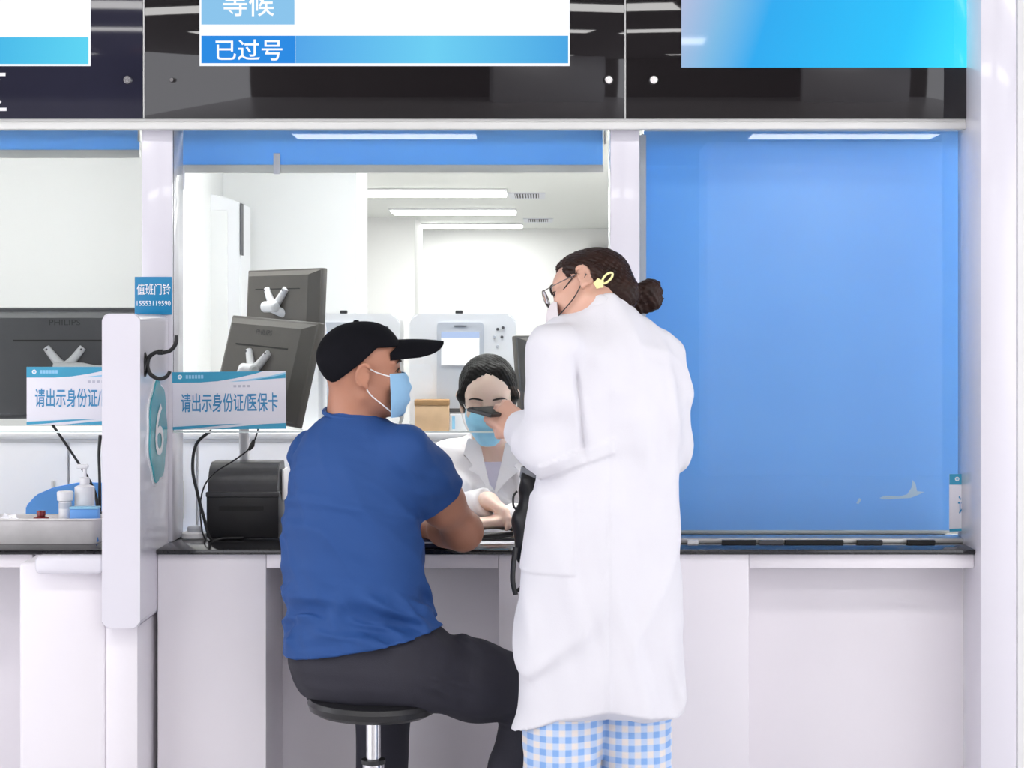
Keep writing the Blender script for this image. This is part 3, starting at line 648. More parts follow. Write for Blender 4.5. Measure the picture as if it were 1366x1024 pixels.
box('pages', XX(558, 4.64), XX(608, 4.64), 4.63, 4.698, CT+0.0122, CT+0.016, m_paper, e, 0.001)
box('cover_flap', XX(556, 4.64), XX(606, 4.64), 4.627, 4.70, CT+0.0162, CT+0.021, m_navy, e, 0.002)
for px, yy, rz, lab in ((662, 4.76, 8, 'white paper form lying on the counter before the seated woman'), (586, 4.86, -6, 'white sheet lying on the counter beyond the navy folder')):
    bm = bmesh.new(); add_box(bm, -0.07, 0.07, -0.05, 0.05, 0, 0.0012)
    bm.transform(Matrix.Translation((XX(px, yy), yy, CT+0.0004)) @ Matrix.Rotation(R(rz), 4, 'Z'))
    tag(link('paper_sheet', bm_me(bm, 'paper'), m_paper), lab, 'paper')
e = empty('black_stapler', (XX(664, 4.83), 4.83, CT), (0, 0, 0), 'black stapler on the paper form by the woman\'s hands', 'stapler')
bm = bmesh.new(); add_box(bm, -0.055, 0.05, -0.012, 0.012, 0, 0.006, 0.002); bm.transform(Matrix.Translation((XX(664, 4.82), 4.785, CT+0.0018)))
link('base', bm_me(bm, 'base'), m_black, e, smooth=30)
bm = bmesh.new(); add_box(bm, -0.05, 0.045, -0.009, 0.009, 0.006, 0.02, 0.004); bm.transform(Matrix.Translation((XX(664, 4.82), 4.785, CT+0.001)) @ Matrix.Rotation(R(-7), 4, 'Y'))
link('arm', bm_me(bm, 'arm'), m_metal_black, e, smooth=30)

# ---- bar stool under the man
SX, SY, SZ = XX(498, 4.31), 4.31, ZZ(928, 4.31)
e = empty('swivel_stool', (SX, SY, 0), (0, 0, 0), 'round black padded swivel stool with a chrome gas-lift column', 'stool')
m_vinyl = mat('black_vinyl', (0.014, 0.014, 0.016, 1), 0.33, var=0.1, bump=0.08, bscale=200)
r = 0.157
lathe('seat', [(0, -0.045), (0.10, -0.045), (r*0.86, -0.040), (r*0.97, -0.030), (r, -0.016), (r*0.97, -0.005), (r*0.9, 0.0), (0, 0.002)], (SX, SY, SZ), m_vinyl, e, 48, Matrix.Rotation(R(1.5), 4, 'Y'))
lathe('mount', [(0, -0.062), (0.024, -0.062), (0.026, -0.048), (0, -0.048)], (SX, SY, SZ), m_black, e, 24)
lathe('piston', [(0, 0.28), (0.0175, 0.28), (0.0175, SZ-0.062), (0, SZ-0.062)], (SX, SY, 0), m_chrome, e, 24)
zc_ = ZZ(1016, 4.31)
lathe('column', [(0, 0.10), (0.026, 0.10), (0.026, zc_), (0, zc_)], (SX, SY, 0), m_chrome, e, 24)
lathe('collar', [(0.0262, zc_-0.004), (0.029, zc_-0.003), (0.029, zc_+0.007), (0.018, zc_+0.008)], (SX, SY, 0), m_black, e, 24)
lathe('hub', [(0, 0.07), (0.04, 0.07), (0.042, 0.10), (0.03, 0.115), (0, 0.115)], (SX, SY, 0), m_chrome, e, 24)
for i in range(5):
    a = R(72*i+20); dx, dy = math.cos(a), math.sin(a)
    tube('spoke', [(SX+dx*0.03, SY+dy*0.03, 0.09), (SX+dx*0.15, SY+dy*0.15, 0.08), (SX+dx*0.26, SY+dy*0.26, 0.062)], [0.018, 0.014, 0.012], m_chrome, e, 10, 4)
    lathe('caster', [(0, -0.011), (0.024, -0.011), (0.027, -0.006), (0.027, 0.006), (0.024, 0.011), (0, 0.011)], (SX+dx*0.26, SY+dy*0.26, 0.0275), m_black, e, 20, Matrix.Rotation(a+math.pi/2, 4, 'Z') @ Matrix.Rotation(R(90), 4, 'X'))
# office chair under the seated woman
NX, NY = XX(655, 5.3), 5.34
e = empty('office_chair', (NX, NY, 0), (0, 0, 0), 'dark office chair the masked woman sits on behind the counter', 'chair')
box('seat', NX-0.23, NX+0.23, NY-0.2, NY+0.22, 0.40, 0.45, m_black, e, 0.02)
box('backrest', NX-0.20, NX+0.20, NY+0.23, NY+0.26, 0.52, 0.86, m_black, e, 0.012)
box('back_post', NX-0.03, NX+0.03, NY+0.221, NY+0.2295, 0.42, 0.7, m_black, e)
lathe('column', [(0, 0.08), (0.03, 0.08), (0.025, 0.4), (0, 0.4)], (NX, NY, 0), m_black, e, 20)
for i in range(5):
    a = R(72*i); tube('spoke', [(NX, NY, 0.08), (NX+0.26*math.cos(a), NY+0.26*math.sin(a), 0.025)], 0.02, m_black, e, 8, 1)

# ------------------------------------------------------------------ implicit-surface kit for people and clothes
class Field:
    def __init__(s, lo, hi, h):
        s.h = h; s.lo = np.array(lo, float)
        s.n = np.ceil((np.array(hi, float)-s.lo)/h).astype(int)+1
        s.v = np.full(s.n, 0.5, np.float32)
        s.ax = [(s.lo[i]+h*np.arange(s.n[i])).astype(np.float32) for i in range(3)]
    def sub_(s, lo, hi, pad):
        sl = []
        for i in range(3):
            a = int(max(0, math.floor((lo[i]-pad-s.lo[i])/s.h))); b = int(min(s.n[i], math.ceil((hi[i]+pad-s.lo[i])/s.h)+1))
            if b <= a: return None, None
            sl.append(slice(a, b))
        X = s.ax[0][sl[0]][:, None, None]; Y = s.ax[1][sl[1]][None, :, None]; Z = s.ax[2][sl[2]][None, None, :]
        return tuple(sl), (X, Y, Z)
    def add(s, pr, k=0.02):
        f, lo, hi = pr; sl, g = s.sub_(lo, hi, k+4*s.h)
        if sl is None: return s
        d = f(*g); a = s.v[sl]; q = np.maximum(k-np.abs(a-d), 0)/k
        s.v[sl] = np.minimum(a, d)-q*q*k*0.25; return s
    def cut(s, pr, k=0.005):
        f, lo, hi = pr; sl, g = s.sub_(lo, hi, k+4*s.h)
        if sl is None: return s
        d = -f(*g); a = s.v[sl]; q = np.maximum(k-np.abs(a-d), 0)/k
        s.v[sl] = np.maximum(a, d)+q*q*k*0.25; return s
    def plane(s, p, n, k=0.004):
        """keep the side the normal points away from"""
        n = Vector(n).normalized(); X, Y, Z = s.ax[0][:, None, None], s.ax[1][None, :, None], s.ax[2][None, None, :]
        d = (X-p[0])*n[0]+(Y-p[1])*n[1]+(Z-p[2])*n[2]; a = s.v; q = np.maximum(k-np.abs(a-d), 0)/k
        s.v = (np.maximum(a, d)+q*q*k*0.25).astype(np.float32); return s
    def disp(s, f):
        X, Y, Z = s.ax[0][:, None, None], s.ax[1][None, :, None], s.ax[2][None, None, :]
        s.v = (s.v+f(X, Y, Z)).astype(np.float32); return s
    def mesh(s, name, smooth_it=1):
        v = s.v.copy()
        v[0], v[-1] = 0.5, 0.5; v[:, 0], v[:, -1] = 0.5, 0.5; v[:, :, 0], v[:, :, -1] = 0.5, 0.5
        g = v < 0; n = g.shape
        cnt = np.zeros((n[0]-1, n[1]-1, n[2]-1), np.uint8)
        for i in (0, 1):
            for j in (0, 1):
                for k in (0, 1): cnt += g[i:n[0]-1+i, j:n[1]-1+j, k:n[2]-1+k]
        cells = np.argwhere((cnt > 0) & (cnt < 8)); N = len(cells)
        ids = np.full(cnt.shape, -1, np.int32); ids[tuple(cells.T)] = np.arange(N)
        cor = np.array([(i, j, k) for i in (0, 1) for j in (0, 1) for k in (0, 1)])
        val = np.stack([v[tuple((cells+c).T)] for c in cor], 1)
        pos = np.zeros((N, 3)); w_ = np.zeros((N, 1))
        for a in range(8):
            for b in range(a+1, 8):
                if np.abs(cor[a]-cor[b]).sum() != 1: continue
                va, vb = val[:, a], val[:, b]; m = (va < 0) != (vb < 0)
                t = np.where(m, va/np.where(m, va-vb, 1), 0)[:, None]
                pos += np.where(m[:, None], cor[a]+t*(cor[b]-cor[a]), 0); w_ += m[:, None]
        pos = s.lo+(cells+pos/w_)*s.h
        quads = []
        for ax in range(3):
            o1, o2 = [(1, 2), (2, 0), (0, 1)][ax]
            sa = [slice(None)]*3; sb = [slice(None)]*3; sa[ax] = slice(0, n[ax]-1); sb[ax] = slice(1, n[ax])
            ga, gb = g[tuple(sa)], g[tuple(sb)]; e_ = np.argwhere(ga != gb)
            e_ = e_[(e_[:, o1] > 0) & (e_[:, o2] > 0) & (e_[:, o1] < n[o1]-1) & (e_[:, o2] < n[o2]-1)]
            d1 = np.zeros(3, int); d1[o1] = 1; d2 = np.zeros(3, int); d2[o2] = 1
            q = np.stack([ids[tuple((e_-d1-d2).T)], ids[tuple((e_-d2).T)], ids[tuple(e_.T)], ids[tuple((e_-d1).T)]], 1)
            fl = ~ga[tuple(e_.T)]; q[fl] = q[fl][:, ::-1]; quads.append(q)
        quads = np.concatenate(quads); quads = quads[(quads >= 0).all(1)]
        for _ in range(smooth_it):
            acc = np.zeros_like(pos); c_ = np.zeros(len(pos))
            for a in range(4):
                np.add.at(acc, quads[:, a], pos[quads[:, (a+1) % 4]]+pos[quads[:, (a+3) % 4]]); np.add.at(c_, quads[:, a], 2)
            pos = 0.5*pos+0.5*acc/np.maximum(c_, 1)[:, None]
        me = bpy.data.meshes.new(name)
        me.vertices.add(len(pos)); me.vertices.foreach_set('co', pos.astype(np.float32).ravel())
        me.loops.add(len(quads)*4); me.loops.foreach_set('vertex_index', quads.astype(np.int32).ravel())
        me.polygons.add(len(quads)); me.polygons.foreach_set('loop_start', np.arange(0, len(quads)*4, 4, dtype=np.int32))
        me.polygons.foreach_set('use_smooth', np.ones(len(quads), bool))
        me.update(calc_edges=True); me.validate(); return me
def cone(a, b, r1, r2):
    a, b = Vector(a), Vector(b); ab = b-a; L = max(ab.length_squared, 1e-9); rm = max(r1, r2)
    def f(X, Y, Z):
        t = np.clip(((X-a.x)*ab.x+(Y-a.y)*ab.y+(Z-a.z)*ab.z)/L, 0, 1)
        return np.sqrt((X-a.x-t*ab.x)**2+(Y-a.y-t*ab.y)**2+(Z-a.z-t*ab.z)**2)-(r1+(r2-r1)*t)
    return f, [min(a[i], b[i])-rm for i in range(3)], [max(a[i], b[i])+rm for i in range(3)]
def ell(c, r, M=None):
    c = Vector(c); M = M or Matrix.Identity(3); rm = max(r)
    def f(X, Y, Z):
        dx, dy, dz = X-c.x, Y-c.y, Z-c.z
        u = [(M[0][i]*dx+M[1][i]*dy+M[2][i]*dz) for i in range(3)]
        k0 = np.sqrt(sum((u[i]/r[i])**2 for i in range(3))); k1 = np.sqrt(sum((u[i]/r[i]**2)**2 for i in range(3)))
        return k0*(k0-1)/np.maximum(k1, 1e-6)
    return f, [c[i]-rm for i in range(3)], [c[i]+rm for i in range(3)]
def rbox(c, r, rad, M=None):
    c = Vector(c); M = M or Matrix.Identity(3); rm = math.sqrt(sum(q*q for q in r))+rad
    def f(X, Y, Z):
        dx, dy, dz = X-c.x, Y-c.y, Z-c.z
        q = [np.abs(M[0][i]*dx+M[1][i]*dy+M[2][i]*dz)-r[i] for i in range(3)]
        return np.sqrt(sum(np.maximum(t, 0)**2 for t in q))+np.minimum(np.maximum(np.maximum(q[0], q[1]), q[2]), 0)-rad
    return f, [c[i]-rm for i in range(3)], [c[i]+rm for i in range(3)]
def loft(rows, infl=0.0, p=2.0):
    """rows (z, cx, cy, rx, ry) from low to high, smooth elliptical body"""
    rows = sorted(rows); zz = [r[0] for r in rows]; zd = np.linspace(zz[0], zz[-1], 120)
    cols = []
    for c in range(1, 5):
        y = np.interp(zd, zz, [r[c] for r in rows]); kk = np.array([1, 3, 5, 6, 5, 3, 1], float); kk /= kk.sum()
        yp = np.pad(y, 3, mode='edge'); y = np.convolve(yp, kk, 'valid'); cols.append(y)
    def f(X, Y, Z):
        z1 = Z[0, 0, :]; cx, cy, rx, ry = [np.interp(z1, zd, c)[None, None, :] for c in cols]; rx = rx+infl; ry = ry+infl
        u, v = np.abs(X-cx)/rx, np.abs(Y-cy)/ry
        d = ((u**p+v**p)**(1/p)-1)*np.minimum(rx, ry)*0.85
        return np.maximum(np.maximum(d, zz[0]-Z), Z-zz[-1]).astype(np.float32)
    xs = [r[1]-r[3] for r in rows]+[r[1]+r[3] for r in rows]; ys = [r[2]-r[4] for r in rows]+[r[2]+r[4] for r in rows]
    return f, [min(xs)-infl, min(ys)-infl, zz[0]], [max(xs)+infl, max(ys)+infl, zz[-1]]
class Frame:
    def __init__(s, o, fwd, up, sc=1.0):
        x = Vector(fwd).normalized(); z = Vector(up); z = (z-x*z.dot(x)).normalized(); y = z.cross(x)
        s.M = Matrix((x, y, z)).transposed(); s.o = Vector(o); s.s = sc
    def pt(s, p): return s.o+s.M @ (Vector(p)*s.s)
    def dr(s, d): return s.M @ Vector(d)
    def cone(s, a, b, r1, r2): return cone(s.pt(a), s.pt(b), r1*s.s, r2*s.s)
    def ell(s, c, r, L=None): return ell(s.pt(c), [q*s.s for q in r], s.M @ L if L else s.M)
    def rbox(s, c, r, rad, L=None): return rbox(s.pt(c), [q*s.s for q in r], rad*s.s, s.M @ L if L else s.M)
def rotL(ax, a): return Matrix.Rotation(R(a), 3, ax)

def head(F, fr, nose=1.0, fem=0.0):
    """x forward, y left, z up, origin between the ear canals"""
    A = lambda pr, k: F.add(pr, k*fr.s)
    A(fr.ell((-0.012, 0, 0.046), (0.098, 0.077, 0.087)), 0.01)
    A(fr.ell((0.035, 0, 0.035), (0.062, 0.066, 0.070)), 0.03)
    A(fr.ell((0.035, 0, -0.030), (0.055, 0.058-0.004*fem, 0.062)), 0.03)          # cheeks / upper jaw
    A(fr.cone((-0.002, 0.050, -0.048), (0.066, 0.014, -0.092), 0.016, 0.016), 0.03)   # jaw line
    A(fr.cone((-0.002, -0.050, -0.048), (0.066, -0.014, -0.092), 0.016, 0.016), 0.03)
    A(fr.ell((0.070, 0, -0.090), (0.018, 0.020, 0.015)), 0.02)                     # chin
    for s_ in (-1, 1):
        A(fr.ell((0.072, s_*0.034, 0.030), (0.014, 0.026, 0.010)), 0.012)          # brow ridge
        A(fr.ell((0.068, s_*0.042, -0.018), (0.018, 0.020, 0.017)), 0.02)          # cheek bone
        F.cut(fr.ell((0.096, s_*0.032, 0.012), (0.014, 0.019, 0.011)), 0.014*fr.s)   # eye socket
        A(fr.ell((0.0765, s_*0.032, 0.012), (0.0125, 0.0145, 0.0105)), 0.004)      # lid over the eye
    A(fr.cone((0.084, 0, 0.020), (0.106*nose, 0, -0.022), 0.008, 0.0115), 0.012)   # nose
    for s_ in (-1, 1): A(fr.ell((0.095, s_*0.011, -0.025), (0.010, 0.008, 0.008)), 0.006)
    A(fr.ell((0.084, 0, -0.053), (0.012, 0.022, 0.006)), 0.006)                    # lips
    A(fr.ell((0.083, 0, -0.063), (0.012, 0.020, 0.007)), 0.006)
    for s_ in (-1, 1):                                                             # ears
        L = rotL('Z', s_*22) @ rotL('Y', 12)
        A(fr.ell((-0.010, s_*0.079, 0.004), (0.019, 0.0065, 0.031), L), 0.006)
        ea = [Vector((-0.010, s_*0.083, 0.004))+L @ Vector((0.0185*math.cos(R(t)), s_*(0.004 if t < 200 else 0.002), 0.031*math.sin(R(t)))) for t in range(20, 261, 30)]
        for q0, q1 in zip(ea, ea[1:]): A(fr.cone(q0, q1, 0.0046, 0.0046), 0.004)
        F.cut(fr.ell((-0.003, s_*0.092, 0.005), (0.010, 0.0105, 0.017), L), 0.004*fr.s)
        A(fr.ell((-0.002, s_*0.078, -0.024), (0.008, 0.006, 0.009)), 0.006)
        A(fr.ell((0.004, s_*0.080, -0.002), (0.004, 0.004, 0.007)), 0.004)
def hand(F, fr, curl=(0.6, 0.6, 0.6, 0.6), thumb=((0.022, 0.028, -0.006), (0.052, 0.050, -0.020), (0.080, 0.050, -0.034)), k=0.006):
    """x to the fingers, y to the thumb side, z back of the hand; origin at the wrist"""
    F.add(fr.ell((0.0, 0, 0), (0.03, 0.028, 0.020)), 0.015*fr.s)
    F.add(fr.rbox((0.048, 0, 0), (0.036, 0.030, 0.004), 0.010), 0.015*fr.s)
    F.add(fr.ell((0.030, 0.024, -0.008), (0.028, 0.018, 0.015)), 0.012*fr.s)
    ys = (0.031, 0.0105, -0.0105, -0.031); Ls = (0.072, 0.081, 0.075, 0.058)
    for y_, L, c in zip(ys, Ls, curl):
        p = Vector((0.088-abs(y_)*0.12, y_, 0.001)); a = c*0.5; rr = 0.0092
        for q, fl in enumerate((0.45, 0.31, 0.24)):
            d = Vector((math.cos(a), y_*0.8*(1-c*0.6), -math.sin(a))).normalized()
            p2 = p+d*L*fl; F.add(fr.cone(p, p2, rr, rr*0.92), k*fr.s if q else 0.009*fr.s); p = p2; rr *= 0.92; a += c*1.05
    t0, t1, t2 = [Vector(t) for t in thumb]
    F.add(fr.cone(t0, t1, 0.013, 0.0105), 0.010*fr.s); F.add(fr.cone(t1, t2, 0.0105, 0.0088), k*fr.s)
rng = np.random.RandomState(3)
def folds(n, freq, amp, direction=None, seed=0, sharp=2.0):
    """sum of warped ridges for cloth"""
    r_ = np.random.RandomState(seed); prm = []
    for i in range(n):
        d = r_.normal(size=3)
        if direction is not None: d = np.array(direction)+0.35*d
        d /= np.linalg.norm(d); w_ = r_.normal(size=3); prm.append((d*freq*r_.uniform(0.6, 1.5), w_*freq*0.35, r_.uniform(0, 6.28, 2)))
    def f(X, Y, Z):
        o = 0
        for d, w_, ph in prm:
            warp = 1.3*np.sin(w_[0]*X+w_[1]*Y+w_[2]*Z+ph[1])
            o = o-(0.5+0.5*np.sin(d[0]*X+d[1]*Y+d[2]*Z+ph[0]+warp))**sharp
        return (amp/n**0.5*(o+0.35*n)).astype(np.float32)
    return f
def skin_mat(name, col, blush):
    m = mat(name, col, 0.5, var=0.06, vscale=14, bump=0.06, bscale=260, sss=0.12); return m
def hair_mat(name, dark, light):
    m = mat(name, dark, 0.38, var=0.4, vscale=30, stretch=(1, 1, 1), bump=0.5, bscale=120, spec=0.22); return m
def mask_shape(F, fr, infl=0.006, low=-0.105, high=0.002, kmask=None):
    pass
def person(name, c, label): return empty(name, c, (0, 0, 0), label, 'person')
def V3(*a): return Vector(a)

# ------------------------------------------------------------------ the seated man
m_skin1 = skin_mat('tanned_skin', (0.44, 0.20, 0.125, 1), 0)
m_shirt = mat('blue_jersey', S(27, 71, 134), 0.75, var=0.04, vscale=6, bump=0.12, bscale=400)
m_trous = mat('charcoal_cotton', S(38, 37, 48), 0.8, var=0.06, vscale=10, bump=0.15, bscale=350)
m_cap = mat('black_cotton', S(14, 14, 20), 0.85, var=0.1, vscale=20, bump=0.2, bscale=400, spec=0.15)
m_mask = mat('blue_mask_fabric', S(150, 196, 232), 0.7, var=0.03, vscale=20, bump=0.1, bscale=200)
m_strap = mat('white_elastic', (0.85, 0.83, 0.83, 1), 0.6, var=0.02)
m_sole = mat('black_shoe', (0.02, 0.02, 0.022, 1), 0.45, var=0.1)
man = person('person', (SX, SY, 0), 'person in a black cap, blue T-shirt and face mask seated on the stool')
sh_r, el_r, wr_r = P(540, 600, 4.27), P(617, 708, 4.50), V3(XX(556, 4.74), 4.76, CT+0.042)
sh_l, el_l, wr_l = P(418, 606, 4.44), P(455, 700, 4.62), V3(XX(512, 4.8), 4.82, CT+0.044)
hp_r, kn_r, an_r = P(545, 893, 4.26), P(716, 922, 4.44), V3(XX(662, 4.40), 4.40, 0.09)
hp_l, kn_l, an_l = P(450, 893, 4.38), P(512, 905, 4.66), V3(XX(508, 4.62), 4.64, 0.09)
def trow(rows, D, ry): # silhouette rows (py, xl, xr[, D, ry])
    out = []
    for r_ in rows:
        d = r_[3] if len(r_) > 3 else D; y_ = r_[4] if len(r_) > 4 else ry
        out.append((ZZ(r_[0], d), XX((r_[1]+r_[2])/2, d), d, (r_[2]-r_[1])/2*d/FPX, y_))
    return out
torso = trow([(548, 440, 496, 4.33, 0.055), (562, 422, 524, 4.33, 0.075), (578, 406, 545, 4.33, 0.095), (600, 394, 556, 4.33, 0.115), (640, 384, 563, 4.33, 0.135), (700, 376, 563, 4.33, 0.145),
              (760, 377, 567, 4.33, 0.145), (810, 380, 577, 4.33, 0.145), (850, 383, 588, 4.33, 0.15), (890, 386, 592, 4.33, 0.15)], 4.33, 0.14)
hf = Frame(P(484, 500, 4.31), (math.cos(R(14)), math.sin(R(14)), 0.03), (-0.02, -0.03, 1), 0.90)
F = Field((-0.66, 4.02, 0.0), (0.10, 5.0, 1.42), 0.0045)
head(F, hf)
F.add(cone(P(472, 512, 4.32), P(470, 575, 4.34), 0.058, 0.066), 0.03)
F.add(loft(torso, -0.034), 0.03)
for a, b, r1, r2 in ((sh_r, el_r, 0.050, 0.047), (sh_l, el_l, 0.048, 0.045)): F.add(cone(a, b, r1, r2), 0.02)
F.add(ell((sh_r+(el_r-sh_r)*0.62), (0.054, 0.05, 0.06)), 0.03)
F.add(cone(el_r, el_r+(wr_r-el_r)*0.35, 0.046, 0.047), 0.02)
for a, b in ((el_r, wr_r), (el_l, wr_l)): F.add(cone(a, b, 0.044, 0.028), 0.02)
hand(F, Frame(wr_r, (-0.35, 0.93, -0.1), (0, 0, 1), 1.0), (0.3, 0.35, 0.4, 0.5), ((0.022, 0.028, -0.006), (0.05, 0.055, -0.014), (0.075, 0.062, -0.016)))
fl_ = Frame(wr_l, (0.75, 0.65, -0.1), (0, 0, 1), 1.0); fl_.M = fl_.M @ Matrix.Diagonal((1, -1, 1)); hand(F, fl_, (0.3, 0.35, 0.4, 0.5))
pel = (hp_r+hp_l)/2
F.add(ell(pel+V3(0, 0, 0.02), (0.16, 0.13, 0.09)), 0.03)
for h_, k_, a_ in ((hp_r, kn_r, an_r), (hp_l, kn_l, an_l)):
    F.add(cone(h_, k_, 0.07, 0.052), 0.03); F.add(cone(k_, a_, 0.05, 0.035), 0.02); F.add(cone(a_, a_+V3(0.06, 0.12, -0.055), 0.034, 0.026), 0.02)
link('body', F.mesh('man_body'), m_skin1, man)
# eye, brow and stubble side
def eyes(par, fr, iris, closed=False, white=None):
    for s_ in (-1, 1):
        if not closed:
            bm = bmesh.new(); bmesh.ops.create_uvsphere(bm, u_segments=16, v_segments=10, radius=1)
            bm.transform(Matrix.Translation(fr.pt((0.0805, s_*0.032, 0.0105))) @ fr.M.to_4x4() @ Matrix.Diagonal((0.0095*fr.s, 0.0115*fr.s, 0.0048*fr.s, 1)))
            link('eye', bm_me(bm, 'eye'), iris, par, smooth=60)
        tube('eyelid', [fr.pt(p) for p in ((0.080, s_*0.047, 0.009), (0.0895, s_*0.040, 0.0065 if closed else 0.0155), (0.0925, s_*0.031, 0.0045 if closed else 0.0165), (0.0905, s_*0.020, 0.006))], [0.0009*fr.s, 0.0016*fr.s, 0.0016*fr.s, 0.0008*fr.s], m_brow, par, 6, 4)
        tube('eyebrow', [fr.pt(p) for p in ((0.082, s_*0.056, 0.030), (0.0930, s_*0.043, 0.0365), (0.0985, s_*0.028, 0.0355), (0.1000, s_*0.014, 0.0325))], [0.0010*fr.s, 0.0028*fr.s, 0.003*fr.s, 0.0016*fr.s], m_brow, par, 6, 4, flat=None)
m_brow = mat('dark_brow', (0.03, 0.02, 0.018, 1), 0.7, var=0.1); m_eye = mat('dark_eye', (0.03, 0.02, 0.02, 1), 0.1, var=0.1)
eyes(man, hf, m_eye)
# T-shirt
hips = trow([(835, 394, 580, 4.33, 0.135), (860, 388, 590, 4.33, 0.145), (885, 386, 596, 4.33, 0.15), (905, 392, 598, 4.33, 0.15), (922, 404, 596, 4.33, 0.14), (931, 420, 588, 4.33, 0.125)], 4.33, 0.14)
F = Field((-0.68, 4.06, 0.44), (-0.06, 4.66, 1.18), 0.0045)
F.add(loft(torso), 0.03); F.add(loft(hips, 0.008), 0.02); F.add(cone(hp_r, hp_r+(kn_r-hp_r)*0.5, 0.097, 0.103), 0.05); F.add(cone(hp_l, kn_l, 0.097, 0.087), 0.05)
F.add(cone(sh_r, sh_r+(el_r-sh_r)*0.30, 0.064, 0.069), 0.035); F.add(cone(sh_r+(el_r-sh_r)*0.28, sh_r+(el_r-sh_r)*0.56, 0.068, 0.071), 0.02)
F.add(cone(sh_l, sh_l+(el_l-sh_l)*0.30, 0.062, 0.066), 0.035); F.add(cone(sh_l+(el_l-sh_l)*0.28, sh_l+(el_l-sh_l)*0.55, 0.066, 0.068), 0.02)
wz = ZZ(800, 4.33)
fa = folds(4, 90, 0.022, (0.30, 0.1, 1), 4, 2.6); fb = folds(3, 62, 0.009, (0.55, 0.2, 0.8), 9, 2.5); fc = folds(2, 70, 0.003, None, 12, 2)
F.disp(lambda X, Y, Z: fa(X, Y, Z)*np.exp(-((Z-ZZ(815, 4.33))/0.075)**2)*np.clip(0.85+(X+0.45)*1.2, 0.55, 0.95)*np.clip((XX(592, 4.33)-X)/0.05, 0.25, 1)+fb(X, Y, Z)*np.exp(-((Z-ZZ(680, 4.33))/0.14)**2)*0.8+fc(X, Y, Z))
dr_ = (el_r-sh_r).normalized(); q_ = sh_r+(el_r-sh_r)*0.52
def sleeve_cut(q, d, r):
    f = lambda X, Y, Z: np.maximum(-((X-q[0])*d[0]+(Y-q[1])*d[1]+(Z-q[2])*d[2]), np.sqrt((X-q[0])**2+(Y-q[1])**2+(Z-q[2])**2)-r)
    return f, [c-r for c in q], [c+r for c in q]
F.cut(sleeve_cut(q_, dr_, 0.13)); dl_ = (el_l-sh_l).normalized(); F.cut(sleeve_cut(sh_l+(el_l-sh_l)*0.52, dl_, 0.12))
nk = P(470, 549, 4.33)
F.cut((lambda X, Y, Z: np.maximum(np.sqrt((X-nk.x)**2+(Y-nk.y)**2)-0.085, nk.z-Z+0.10*(X-nk.x)-0.2*(Y-nk.y)), [nk.x-0.085, nk.y-0.085, nk.z-0.03], [nk.x+0.085, nk.y+0.085, nk.z+0.08]))   # neckline
F.plane(P(480, 868, 4.20), (0.20, 0.05, -1.0))                  # hem rises to the right
link('t_shirt', F.mesh('man_shirt'), m_shirt, man)
bm = bmesh.new(); ring = []
for i in range(24):
    a = 2*math.pi*i/24; ring.append(P(469, 549, 4.33)+V3(0.066*math.cos(a), 0.062*math.sin(a), -0.004*math.cos(a)+0.012*math.sin(a)-0.002))
add_tube(bm, ring+[ring[0]], 0.006, 8, 1); link('collar', bm_me(bm, 'collar'), m_shirt, man, smooth=60)
# trousers
F = Field((-0.66, 4.05, 0.05), (0.16, 4.84, 0.68), 0.005)
hips = trow([(835, 394, 580, 4.33, 0.135), (860, 388, 590, 4.33, 0.145), (885, 386, 596, 4.33, 0.15), (905, 392, 598, 4.33, 0.15), (922, 404, 596, 4.33, 0.14), (931, 420, 588, 4.33, 0.125)], 4.33, 0.14)
F.add(loft(hips), 0.03)
F.add(cone(hp_r, hp_r+(kn_r-hp_r)*0.5, 0.085, 0.092), 0.05); F.add(cone(hp_r+(kn_r-hp_r)*0.5, kn_r, 0.092, 0.078), 0.03)
F.add(cone(kn_r, kn_r+(an_r-kn_r)*0.5, 0.076, 0.066), 0.03); F.add(cone(kn_r+(an_r-kn_r)*0.5, an_r, 0.066, 0.058), 0.02)
F.add(cone(hp_l, kn_l, 0.088, 0.078), 0.05); F.add(cone(kn_l, an_l, 0.076, 0.060), 0.03)
F.plane((0, 0, 0.075), (0, 0, -1))
fa = folds(3, 80, 0.015, (0.75, 0.0, 0.75), 21, 2.5); fb = folds(2, 60, 0.003, None, 5, 2)
F.disp(lambda X, Y, Z: fa(X, Y, Z)*np.exp(-((X-XX(610, 4.28))/0.07)**2-((Z-ZZ(875, 4.28))/0.10)**2)+fb(X, Y, Z))
tr = link('trousers', F.mesh('man_trousers'), m_trous, man)
yb = 4.33-0.150
lathe('rivet', [(0.003, 0.002), (0.006, 0.003), (0.0065, 0)], (XX(505, 4.19), 4.192, ZZ(861, 4.19)), m_metal_black, tr, 16, Matrix.Rotation(R(90), 4, 'X'))
for a_, n_ in ((an_r, 1), (an_l, 2)):
    F = Field(a_+V3(-0.07, -0.09, -0.1), a_+V3(0.16, 0.26, 0.06), 0.005)
    F.add(cone(a_+V3(0, -0.01, -0.01), a_+V3(-0.005, -0.02, -0.05), 0.042, 0.042), 0.01); F.add(cone(a_+V3(0, 0, -0.045), a_+V3(0.07, 0.15, -0.05), 0.043, 0.036), 0.02)
    F.plane((0, 0, 0.002), (0, 0, -1)); link('shoe', F.mesh('shoe'), m_sole, man)
